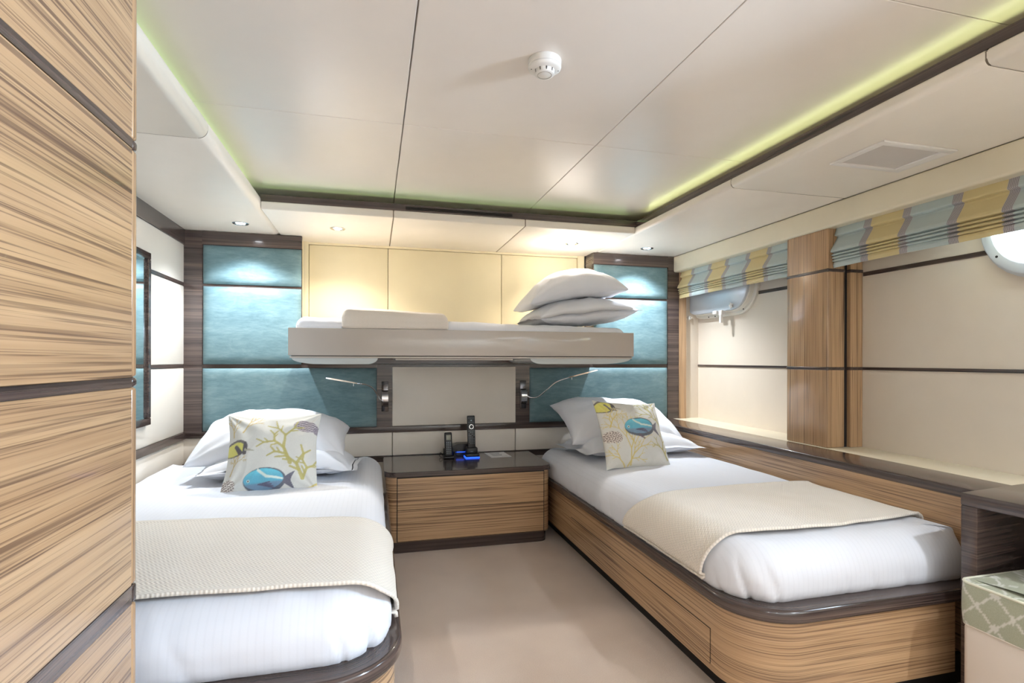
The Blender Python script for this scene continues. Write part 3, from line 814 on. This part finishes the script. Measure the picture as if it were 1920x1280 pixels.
pillow('upper white pillow of the pair lying on the bunk', .66, .50, .110, .095, 27.0, M['cotton'], xf((1.285, 3.45, 1.658), 0, 0, R(-2)), pinch=.06, deform=droop(.75, .2, .11))

# printed cushion covers: fish, coral and shells painted on linen
def print_image(shapes, n):
    """paint (n*n, 4) linear colours on a unit square, u to the right and v up."""
    g = np.linspace(0, 1, n); U, V = np.meshgrid(g, g, indexing='ij')
    base = np.array(lin((208, 206, 198))[:3]); img = np.ones((n, n, 3))*base
    soft = 0.5/n*1.6
    def put(mask, rgb, a=1.0):
        m = (np.clip(mask, 0, 1)*a)[..., None]; img[:] = img*(1-m) + np.array(lin(rgb)[:3])*m
    def seg(p, q, w0, w1):
        d = np.array(q)-np.array(p); L2 = d@d + 1e-9
        t = np.clip(((U-p[0])*d[0]+(V-p[1])*d[1])/L2, 0, 1)
        dist = np.hypot(U-p[0]-t*d[0], V-p[1]-t*d[1])
        return np.clip((w0+(w1-w0)*t - dist)/soft/2+.5, 0, 1)
    def ell(c, a, b, rot=0):
        x, y = U-c[0], V-c[1]; cr, sr = math.cos(rot), math.sin(rot)
        X, Y = x*cr+y*sr, -x*sr+y*cr
        d = np.sqrt((X/a)**2+(Y/b)**2)
        return np.clip((1-d)*min(a, b)/soft/2+.5, 0, 1), X, Y
    def coral(p, ang, L, w, depth, rgb, rnd, spread=.55, n=2):
        q = (p[0]+L*math.cos(ang), p[1]+L*math.sin(ang)); put(seg(p, q, w, w*.75), rgb, .92)
        if depth:
            for k in range(n):
                a = ang + spread*((k/(n-1)*2-1) if n > 1 else 0)*rnd.uniform(.7, 1.25) + rnd.uniform(-.12, .12)
                coral(q, a, L*rnd.uniform(.62, .88), w*.78, depth-1, rgb, rnd, spread, n)
            if rnd.random() < .6:
                m = (p[0]+(q[0]-p[0])*.55, p[1]+(q[1]-p[1])*.55)
                coral(m, ang+rnd.choice((-1, 1))*rnd.uniform(.6, .95), L*.6, w*.7, max(0, depth-2), rgb, rnd, spread, n)
    def tang(c, s, d=-1):
        # blue surgeonfish, head toward d
        k = 1.0
        m, X, Y = ell(c, .205*s, .125*s, .06*-d); put(m, (72, 78, 92))
        tx = (-(U-c[0])*d - .165*s)/(.125*s); ty = np.abs(V-c[1]+.005*s)
        put(np.clip((.018*s + .075*s*tx - ty)/soft/2+.5, 0, 1)*(tx > 0)*(tx < 1 - .35*(1-ty/(.09*s))), (86, 82, 98))
        m2, X, Y = ell((c[0]+d*.01*s, c[1]+.012*s), .190*s, .102*s, .06*-d); put(m2, (78, 172, 196))
        put(m2*np.clip((-Y-.022*s)/(.02*s), 0, 1), (104, 128, 156), .85)
        put(m2*np.clip((Y-.03*s)/(.05*s), 0, 1), (90, 205, 222), .6)
        put(seg((c[0]+d*.06*s, c[1]+.10*s), (c[0]-d*.02*s, c[1]+.035*s), .013*s, .013*s), (214, 226, 216))
        put(seg((c[0]-d*.02*s, c[1]+.035*s), (c[0]-d*.17*s, c[1]+.012*s), .013*s, .009*s), (214, 226, 216))
        for i in range(4): put(seg((c[0]+d*.06*s, c[1]-.035*s), (c[0]-d*(.05+.015*i)*s, c[1]-(.02+.018*i)*s), .006*s, .006*s), (74, 70, 100))
        put(seg((c[0]+d*.03*s, c[1]-.11*s), (c[0]-d*.03*s, c[1]-.15*s), .014*s, .006*s), (96, 70, 86))
        put(ell((c[0]+d*.155*s, c[1]+.0*s), .014*s, .014*s)[0], (222, 226, 214)); put(ell((c[0]+d*.155*s, c[1]), .008*s, .008*s)[0], (30, 30, 36))
    def butterfly(c, s):
        m, X, Y = ell(c, .135*s, .10*s, .1); put(m, (92, 84, 80))
        m, X, Y = ell((c[0]-.01*s, c[1]-.008*s), .115*s, .078*s, .1); put(m, (212, 206, 92))
        put(seg((c[0]+.01*s, c[1]+.02*s), (c[0]+.06*s, c[1]-.06*s), .018*s, .024*s), (70, 58, 62))
        put(seg((c[0]+.105*s, c[1]+.05*s), (c[0]+.105*s, c[1]-.07*s), .016*s, .022*s), (66, 56, 60))
        put(seg((c[0]+.12*s, c[1]-.03*s), (c[0]+.20*s, c[1]-.05*s), .018*s, .003*s), (166, 160, 140))
        put(ell((c[0]+.125*s, c[1]-.02*s), .008*s, .008*s)[0], (24, 24, 28))
    def scallop(c, s, rot):
        m, X, Y = ell(c, .13*s, .075*s, rot); put(m, (188, 176, 180))
        st = (np.sin((Y+.35*X*X/s)*2*PI/(.026*s)) > .15); put(m*st, (84, 72, 84), .9)
        m3, _, _ = ell((c[0]+.12*s, c[1]-.05*s), .04*s, .05*s, rot); put(m3, (150, 138, 150)); 
        put(m3*(np.sin(U*2*PI/(.02*s))*np.sin(V*2*PI/(.02*s)) > .2), (78, 68, 80))
    def cone(c, s, rot):
        m, X, Y = ell(c, .105*s, .075*s, rot); put(m, (222, 212, 200))
        pat = np.sin(X*2*PI/(.052*s)+np.sin(Y*2*PI/(.07*s))*1.4)*np.sin((Y+X*.4)*2*PI/(.050*s)) 
        put(m*(np.abs(pat) > .30), (112, 92, 86), .92)
    for s in shapes: {'coral': coral, 'tang': tang, 'butterfly': butterfly, 'scallop': scallop, 'cone': cone}[s[0]](*s[1:])
    return img
GOLD, OLIVE, YEL = (196, 168, 88), (176, 164, 78), (206, 184, 92)
def cushion(label, Wd, Ht, t, seed, mw, shapes, n=150):
    a, b, _ = pillow_pts(Wd, Ht, t, t, seed, n, pinch=.085, wr=1.1, pw=2.0, sharp=.60)
    bm = bmesh.new(); bm.faces.ensure_lookup_table()
    L = bm.verts.layers.int.new('idx')
    gridm(n, n, a, bm=bm); bm.verts.ensure_lookup_table()
    for i, v in enumerate(bm.verts): v[L] = i+1
    gridm(n, n, b, bm=bm)
    vs = sorted(bm.verts, key=lambda v: -v[L])
    bmesh.ops.remove_doubles(bm, verts=bm.verts, dist=.0003)
    bm.verts.ensure_lookup_table(); idx = [v[L] for v in bm.verts]
    pts = [(v.co.x, v.co.y) for v in bm.verts]
    o = finish(bm, 'cushion', M['printed'], None, 180, local=True); o.matrix_world = mw
    q = 420; img = print_image(shapes, q); back = lin((206, 202, 190))[:3]
    cols = []
    for k, (x, y) in zip(idx, pts):
        if k:
            i = min(q-1, max(0, int((x/Wd+.5)*(q-1)+.5))); j = min(q-1, max(0, int((y/Ht+.5)*(q-1)+.5)))
            cols.append((*img[i, j], 1))
        else: cols.append((*back, 1))
    paint(o, cols)
    return tag(o, label, 'cushion')
rn = random.Random
SH_L = [('coral', (.20, .72), 1.15, .14, .0085, 4, GOLD, rn(3), .42), ('coral', (.10, .68), 1.7, .10, .007, 3, GOLD, rn(4), .4),
        ('coral', (.10, .22), 1.25, .10, .007, 4, (190, 164, 92), rn(8), .45),
        ('butterfly', (.13, .53), 1.0), ('scallop', (.84, .80), 1.0, -.18), ('cone', (.06, .08), 1.05, .9),
        ('coral', (.83, .16), 1.95, .17, .021, 2, OLIVE, rn(15), .62), ('coral', (.70, .33), 1.95, .20, .021, 3, OLIVE, rn(21), .62), ('coral', (.83, .16), 1.2, .12, .016, 2, OLIVE, rn(30), .6), ('coral', (.80, .03), .2, .12, .014, 2, YEL, rn(31), .5),
        ('tang', (.45, .145), 1.05)]
SH_R = [('butterfly', (.13, .88), 1.05), ('coral', (.12, .56), 1.2, .10, .008, 4, YEL, rn(5), .42), ('cone', (.13, .42), 1.1, -.2),
        ('coral', (.34, .06), 1.55, .20, .010, 5, YEL, rn(11), .40), ('coral', (.30, .05), 1.05, .17, .010, 4, YEL, rn(12), .42), ('coral', (.26, .04), 2.2, .12, .009, 3, YEL, rn(14), .4),
        ('coral', (.95, .52), 2.1, .18, .014, 3, OLIVE, rn(23), .5), ('coral', (.80, .74), 2.0, .12, .013, 3, OLIVE, rn(24), .5), ('coral', (.92, .12), 2.0, .15, .013, 3, OLIVE, rn(26), .55), ('coral', (.94, .04), .8, .06, .012, 2, (120, 150, 80), rn(27), .5), ('tang', (.52, .55), 1.1)]
cushion('square linen cushion with blue fish and coral print on the bed behind the wardrobe', .42, .395, .080, 33.0, xf((-.462, 2.735, .705), R(62), 0, R(1)), SH_L)
cushion('square linen cushion with blue fish and coral print on the bed below the windows', .445, .415, .080, 37.0, xf((1.432, 2.80, .722), R(62), R(4), R(9)), SH_R)

# ------------------------------------------------------------------ bunk
bk = thing('bunk', 'grey beige lacquered bunk folded out above the nightstand', 'bunk', (.58, 3.45, 1.12))
finish(box(-.455, 1.612, 3.130, 3.152, 1.172, 1.324, .0025, 2), 'front_board', M['lacquer'], bk)
for a in ((-.452, -.434), (1.588, 1.604)): finish(box(a[0], a[1], 3.153, 3.75, 1.172, 1.300), 'end_board', M['lacquer'], bk)
finish(box(-.434, 1.588, 3.153, 3.94, 1.172, 1.186), 'deck', M['lacquer'], bk)
finish(box(-.440, 1.600, 3.140, 3.30, 1.168, 1.172), 'shadow_gap', M['gap'], bk)
finish(box(-.448, 1.604, 3.136, 3.90, 1.158, 1.168, .002), 'bottom_panel', M['lacquer'], bk)
def shell(x0, x1, zd):
    p = []
    for i in range(11):
        a = PI/2*i/10; p.append((x0 + .10*(1-math.cos(a))*1.5, 1.158 - zd*math.sin(a)))
    for i in range(11):
        a = PI/2*(1-i/10); p.append((x1 - .06*(1-math.cos(a)), 1.158 - zd*math.sin(a)))
    bm = bmesh.new(); a = [bm.verts.new((x, 3.150, z)) for x, z in p]; b = [bm.verts.new((x, 3.72, z)) for x, z in p]; n = len(p)
    for i in range(n): bm.faces.new((a[i], a[(i+1) % n], b[(i+1) % n], b[i]))
    bm.faces.new(a); bm.faces.new(b[::-1]); return bm
finish(shell(-.440, .020, .034), 'underside_pan', M['fringe_grey'], bk, 40)
b2 = shell(-.440, .020, .034)
for v in b2.verts: v.co.x = 1.598 - (v.co.x+.440)*1.46
finish(b2, 'underside_pan', M['fringe_grey'], bk, 40)
finish(box(.118, .82, 3.16, 3.70, 1.146, 1.158, .004, 2), 'underside_pan', M['lacquer'], bk)
MB = Matt(-.425, 1.578, 3.157, 3.78, 1.187, 1.372, (.05, .05, .05, .05), rx=.055, rz=.055, crown=.01, seed=40.0, wr=1.1, slope=-.018)
o = finish(MB.bm(), 'mattress', M['cotton'], None, 180); tag(o, 'thin white mattress lying in the bunk', 'mattress')
def folded():
    prof = [(3.64, 1.372), (3.64, 1.42), (3.60, 1.446), (3.40, 1.450), (3.24, 1.448), (3.185, 1.444), (3.158, 1.432), (3.146, 1.405), (3.142, 1.37), (3.143, 1.340), (3.147, 1.328)]
    n = len(prof); ex = 14
    def P(u, v):
        f = u*(n-1); i = min(int(f), n-2); q = f-i
        y = prof[i][0]*(1-q)+prof[i+1][0]*q; z = prof[i][1]*(1-q)+prof[i+1][1]*q
        x = -.172 + .592*v
        e = 1-max(0, 1-min(v*.592, (1-v)*.592)/.035)**2
        e = math.sqrt(max(0, e)); k = max(0, z-1.372)
        z = z - k*(1-e)*.75 - .030*v*k/.078 + .004*noise.noise((x*6, y*6, 2))
        y = y + (.014*(1-e) if y < 3.2 else 0) + .002*noise.noise((x*8, z*9, 4))
        return (x, y, z)
    return gridm(80, 80, P, lambda u, v: (u*.7, v*.592))
o = finish(folded(), 'blanket', M['knit_far'], None, 180); tag(o, 'cream knit blanket folded over the mattress edge of the bunk', 'blanket')
so = o.modifiers.new('thick', 'SOLIDIFY'); so.thickness = .006; so.offset = 1

# ------------------------------------------------------------------ nightstand and what stands on it
ns = thing('nightstand', 'wood veneer two drawer nightstand with dark glossy top between the beds', 'nightstand', (.58, 3.48, 0))
def rbox(x0, x1, y0, y1, z0, z1, r, n=8):
    lp = []
    for cx, a0 in ((x0+r, PI), (x1-r, 1.5*PI)):
        for j in range(n+1):
            a = a0+PI/2*j/n; lp.append((cx+r*math.cos(a), y0+r+r*math.sin(a)))
    lp += [(x1, y1), (x0, y1)]
    bm = bmesh.new(); a = [bm.verts.new((x, y, z0)) for x, y in lp]; b = [bm.verts.new((x, y, z1)) for x, y in lp]; m = len(lp)
    for i in range(m): bm.faces.new((a[i], a[(i+1) % m], b[(i+1) % m], b[i]))
    bm.faces.new(a[::-1]); t = bm.faces.new(b)
    return bm, t
b_, _ = rbox(.066, 1.086, 3.222, 3.755, .072, .455, .062); finish(b_, 'carcass', M['tan_h'], ns, 40)
b_, t_ = rbox(.060, 1.094, 3.212, 3.765, .457, .486, .066)
bmesh.ops.bevel(b_, geom=list(t_.edges), offset=.004, segments=2, affect='EDGES'); finish(b_, 'top', M['wenge_x'], ns, 40)
b_, _ = rbox(.085, 1.070, 3.245, 3.755, 0, .072, .05); finish(b_, 'plinth', M['wenge_h'], ns, 40)
finish(box(.130, 1.040, 3.2195, 3.24, .074, .4555), 'drawer_gap', M['gap'], ns)
for z0, z1 in ((.077, .2595), (.2625, .449)): finish(box(.1345, 1.0355, 3.217, 3.24, z0, z1, .001, 1), 'drawer', M['tan_h'], ns)
ZT = .4862
# cordless phone in its cradle
cr_ = thing('charging_cradle', 'small black charging cradle under the cordless phone on the nightstand', 'cradle', (.487, 3.60, ZT))
finish(box(.452, .524, 3.572, 3.640, ZT, ZT+.018, .006, 3), 'base', M['black'], cr_); finish(box(.455, .521, 3.618, 3.636, ZT+.015, ZT+.065, .006, 3), 'back_rest', M['black'], cr_)
ph = thing('cordless_phone', 'black cordless phone handset with grey screen standing in its cradle', 'phone', (.487, 3.598, ZT+.014))
ph.rotation_euler = (R(-9), 0, R(4))
finish(box(-.0255, .0255, -.013, .013, 0, .160, .009, 4), 'body', M['black'], ph, 40, True)
finish(box(-.016, .016, -.0142, -.012, .108, .142, .002), 'screen', M['screen'], ph, 40, True)
bm = bmesh.new()
for i in range(7):
    for j in range(3): bx(bm, -.0155+.0125*j, -.0095+.0125*j, -.0142, -.012, .020+.0118*i, .0235+.0118*i)
finish(bm, 'keypad', M['keys'], ph, 40, True)
dk = thing('remote_dock', 'black docking base with glowing blue edge holding the tall remote', 'dock', (.645, 3.60, ZT))
finish(box(.598, .692, 3.560, 3.650, ZT+.008, ZT+.030, .005, 3), 'base', M['black'], dk)
finish(box(.606, .684, 3.585, 3.650, ZT+.026, ZT+.068, .008, 3), 'cup', M['black'], dk)
finish(box(.597, .693, 3.559, 3.651, ZT+.0005, ZT+.006, .002, 2), 'blue_light', M['blue_led'], dk)
finish(box(.632, .652, 3.5835, 3.585, ZT+.040, ZT+.044), 'emblem', M['keys'], dk)
rc = thing('remote_control', 'tall slim black remote control with silver ring standing in its dock', 'remote', (.645, 3.606, ZT+.030))
rc.rotation_euler = (R(-7), 0, R(2))
finish(box(-.0265, .0265, -.010, .010, 0, .252, .005, 3), 'body', M['black'], rc, 40, True)
bm = bmesh.new(); lathe(bm, [(.0125, 0), (.0125, .003), (.0150, .003), (.0150, 0)], n=28); bm.transform(Matrix.Translation((0, -.0095, .176)) @ Matrix.Rotation(PI/2, 4, 'X'))
finish(bm, 'button_ring', M['chrome'], rc, 40, True)
bm = bmesh.new()
for i in range(9):
    for j in range(4):
        if (i+j) % 7: bx(bm, -.020+.0115*j, -.0145+.0115*j, -.0112, -.009, .062+.0105*i, .0645+.0105*i)
for z_ in (.205, .2335):
    q_ = bmesh.new()
    for j in range(4): bx(q_, -.019+.0115*j, -.0145+.0115*j, -.0112, -.009, z_, z_+.0018)
    finish(q_, 'key_row', M['keys'], rc, 40, True)
finish(bm, 'keypad', M['keys'], rc, 40, True)
finish(box(-.005, .005, -.0112, -.009, .214, .223, .002), 'power_button', M['keys'], rc, 40, True)
dv = thing('media_box', 'low black electronic box standing behind the remote control', 'electronics', (.590, 3.70, ZT))
bm = bmesh.new(); pr = [(.500, .030), (.500, .066), (.560, .084), (.660, .084), (.668, .030)]
a = [bm.verts.new((x, 3.665, ZT+z)) for x, z in pr]; b = [bm.verts.new((x, 3.745, ZT+z)) for x, z in pr]
for i in range(5): bm.faces.new((a[i], a[(i+1) % 5], b[(i+1) % 5], b[i]))
bm.faces.new(a); bm.faces.new(b[::-1]); finish(bm, 'housing', M['black'], dv)
finish(box(.535, .66, 3.675, 3.74, ZT, ZT+.030), 'foot', M['black'], dv); finish(box(.545, .625, 3.668, 3.676, ZT+.025, ZT+.028), 'blue_light', M['blue_led'], dv)
o = finish(tube(bmesh.new(), catmull([(.455, 3.64, ZT+.012), (.440, 3.655, ZT+.030), (.432, 3.66, ZT+.018), (.436, 3.64, ZT+.005), (.455, 3.625, ZT+.004)]), .0022, 8), 'cable', M['black'], None, 60); tag(o, 'thin black cable looping round the outer side of the phone cradle', 'cable')
o = finish(tube(bmesh.new(), catmull([(.520, 3.64, ZT+.012), (.535, 3.63, ZT+.034), (.548, 3.64, ZT+.040), (.542, 3.65, ZT+.016), (.560, 3.66, ZT+.004), (.60, 3.66, ZT+.010)]), .0022, 8), 'cable', M['black'], None, 60); tag(o, 'thin black cable looping between the phone and the remote control dock', 'cable')
cd_ = thing('card', 'white printed card lying flat on the nightstand top', 'card', (.838, 3.655, ZT)); cd_.rotation_euler = (0, 0, R(3))
finish(box(-.072, .072, -.100, .095, 0, .0012), 'sheet', M['paper'], cd_, 30, True)
bm = bmesh.new()
for i in range(6): bx(bm, -.045, .030-.006*(i % 3), .06-.022*i, .068-.022*i, .0012, .0015)
bx(bm, .01, .05, -.075, -.068, .0012, .0015); finish(bm, 'printed_lines', M['print'], cd_, 0, True)

# ------------------------------------------------------------------ reading lamps
def lamp(label, x, pts, head):
    t = thing('reading_lamp', label, 'lamp', (x, 3.77, .89), 0, 'chrome reading lamps')
    finish(box(x-.023, x+.023, 3.760, 3.776, .795, 1.000, .003, 2), 'wall_plate', M['chrome_dark_refl'], t)
    bm = bmesh.new(); n = 20; a = []; b = []
    for i in range(n+1):
        an = -PI/2 + PI*i/n; y = 3.760-.040*math.cos(an); z = .885+.055*math.sin(an)
        a.append(bm.verts.new((x-.021, y, z))); b.append(bm.verts.new((x+.021, y, z)))
    for i in range(n): bm.faces.new((a[i], a[i+1], b[i+1], b[i]))
    bm.faces.new(a); bm.faces.new(b[::-1]); finish(bm, 'bracket', M['chrome'], t, 40)
    c = catmull(pts); finish(tube(bmesh.new(), c, .0048, 10), 'flexible_arm', M['chrome'], t, 60)
    h = [Vector(p) for p in head]; d = (h[-1]-h[0]).normalized(); sd = d.cross(Vector((0, 0, 1))).normalized()*.010; up = sd.cross(d).normalized()*.0045
    bm = bmesh.new(); rg = []
    for i, (f, s) in enumerate(((0, .5), (.12, .9), (.5, 1), (.92, 1), (1, .6))):
        p = h[0]+(h[-1]-h[0])*f; rg.append([bm.verts.new(p+sd*s*q+up*s*w) for q, w in ((-1, -1), (1, -1), (1, 1), (-1, 1))])
    for p, q in zip(rg, rg[1:]):
        for j in range(4): bm.faces.new((p[j], p[(j+1) % 4], q[(j+1) % 4], q[j]))
    bm.faces.new(rg[0]); bm.faces.new(rg[-1][::-1]); finish(bm, 'lamp_head', M['chrome'], t, 30)
    m = h[0]+(h[-1]-h[0])*.12; finish(tube(bmesh.new(), [m, m+Vector((0, 0, -.022))], .0018, 8), 'switch', M['chrome'], t, 60)
lamp('chrome reading lamp whose arm bends over the bed behind the wardrobe', .072, [(.058, 3.725, .868), (.045, 3.71, .875), (.020, 3.69, .915), (-.010, 3.64, .962), (-.055, 3.60, .988), (-.115, 3.57, .998)], [(-.105, 3.575, .997), (-.292, 3.50, 1.036)])
lamp('chrome reading lamp whose arm bends over the bed below the windows', 1.052, [(1.070, 3.725, .893), (1.090, 3.72, .880), (1.118, 3.71, .877), (1.150, 3.69, .888), (1.195, 3.64, .938), (1.255, 3.61, .993), (1.345, 3.58, 1.028)], [(1.335, 3.583, 1.025), (1.520, 3.49, 1.080)])

# ------------------------------------------------------------------ desk and stool
dsk = thing('desk', 'dark wood desk with an open knee hole beside the lattice topped stool', 'desk', (1.857, 1.330, 0), R(7))
finish(box(0, .375, -1.45, 0, .680, .720, .003), 'top', M['wenge_y'], dsk, 35, True)
finish(box(0, .375, -.047, -.001, 0, .680, .003), 'side_panel', M['wenge_h'], dsk, 35, True)
finish(box(0, .375, -1.45, -1.40, 0, .680, .003), 'side_panel', M['wenge_h'], dsk, 35, True)
finish(box(.345, .375, -1.40, -.047, 0, .680), 'back_panel', M['wenge_h'], dsk, 35, True)
st = thing('stool', 'square white leather stool with sage lattice cushion tucked at the dark desk', 'stool', (2.0, 1.055, 0))
SX0, SX1, SY0, SY1 = 1.766, 2.196, .842, 1.272
def ringbox(loopf, prof, cap=True):
    """stack rounded rectangles: prof = (inset, z)."""
    bm = bmesh.new(); rings = []
    for d, z in prof: rings.append([bm.verts.new((x-nx*d, y-ny*d, z)) for x, y, nx, ny in loopf])
    N = len(loopf)
    for a, b in zip(rings, rings[1:]):
        for j in range(N): bm.faces.new((a[j], a[(j+1) % N], b[(j+1) % N], b[j]))
    bm.faces.new(rings[0][::-1])
    if cap: bm.faces.new(rings[-1])
    return bm
lp = rr_loop(SX0+.006, SX1-.006, SY0+.006, SY1-.006, (.02,)*4, 6, 20)
finish(ringbox(lp, [(.004, 0), (0, .006), (0, .325), (.002, .334), (.008, .338)]), 'body', M['leather_white'], st, 40)
lpc = rr_loop(SX0, SX1, SY0, SY1, (.03,)*4, 10, 230)
pc = [(.006, .339)] + [(0-.003*math.sin(PI*i/22), .341+.124*i/22) for i in range(23)] + [(.004, .4685), (.012, .4715)]
for i in range(1, 60): pc.append((.012+.204*i/60, .4715+.014*math.sin(PI/2*i/60)))
bm = ringbox(lpc, pc); bm.verts.ensure_lookup_table()
N = len(lpc); per = [0]
for a, b in zip(lpc, lpc[1:]): per.append(per[-1]+math.hypot(b[0]-a[0], b[1]-a[1]))
cols = []
def lattice(u, v):
    a, b = (u/.098+v/.098)*1.0, (u/.098-v/.098)*1.0     # diamond trellis
    fa, fb = abs(a-round(a)), abs(b-round(b))
    d = math.hypot(fa, fb); an = math.atan2(fb, fa)
    flower = d < .215*(.70+.30*math.cos(8*an))
    line = min(fa, fb) < .045
    return (214, 214, 204) if (flower or line) else (164, 168, 142)
for i, v in enumerate(bm.verts):
    ring, j = divmod(i, N)
    if ring <= 24: c = lattice(per[j], v.co.z+.03)
    else: c = lattice(v.co.x-SX0, v.co.y-SY0)
    cols.append(lin(c))
cu = finish(bm, 'cushion_pad', M['lattice'], st, 50); paint(cu, cols)
bm = bmesh.new(); l2 = rr_loop(SX0+.002, SX1-.002, SY0+.002, SY1-.002, (.03,)*4, 8, 30)
tube(bm, [(x, y, .468) for x, y, _, _ in l2] + [(l2[0][0], l2[0][1], .468)], .0045, 8, False); finish(bm, 'piping', M['piping'], st, 60)
bm = bmesh.new(); tube(bm, [(x, y, .339) for x, y, _, _ in l2] + [(l2[0][0], l2[0][1], .339)], .0025, 8, False); finish(bm, 'welt', M['leather_white'], st, 60)
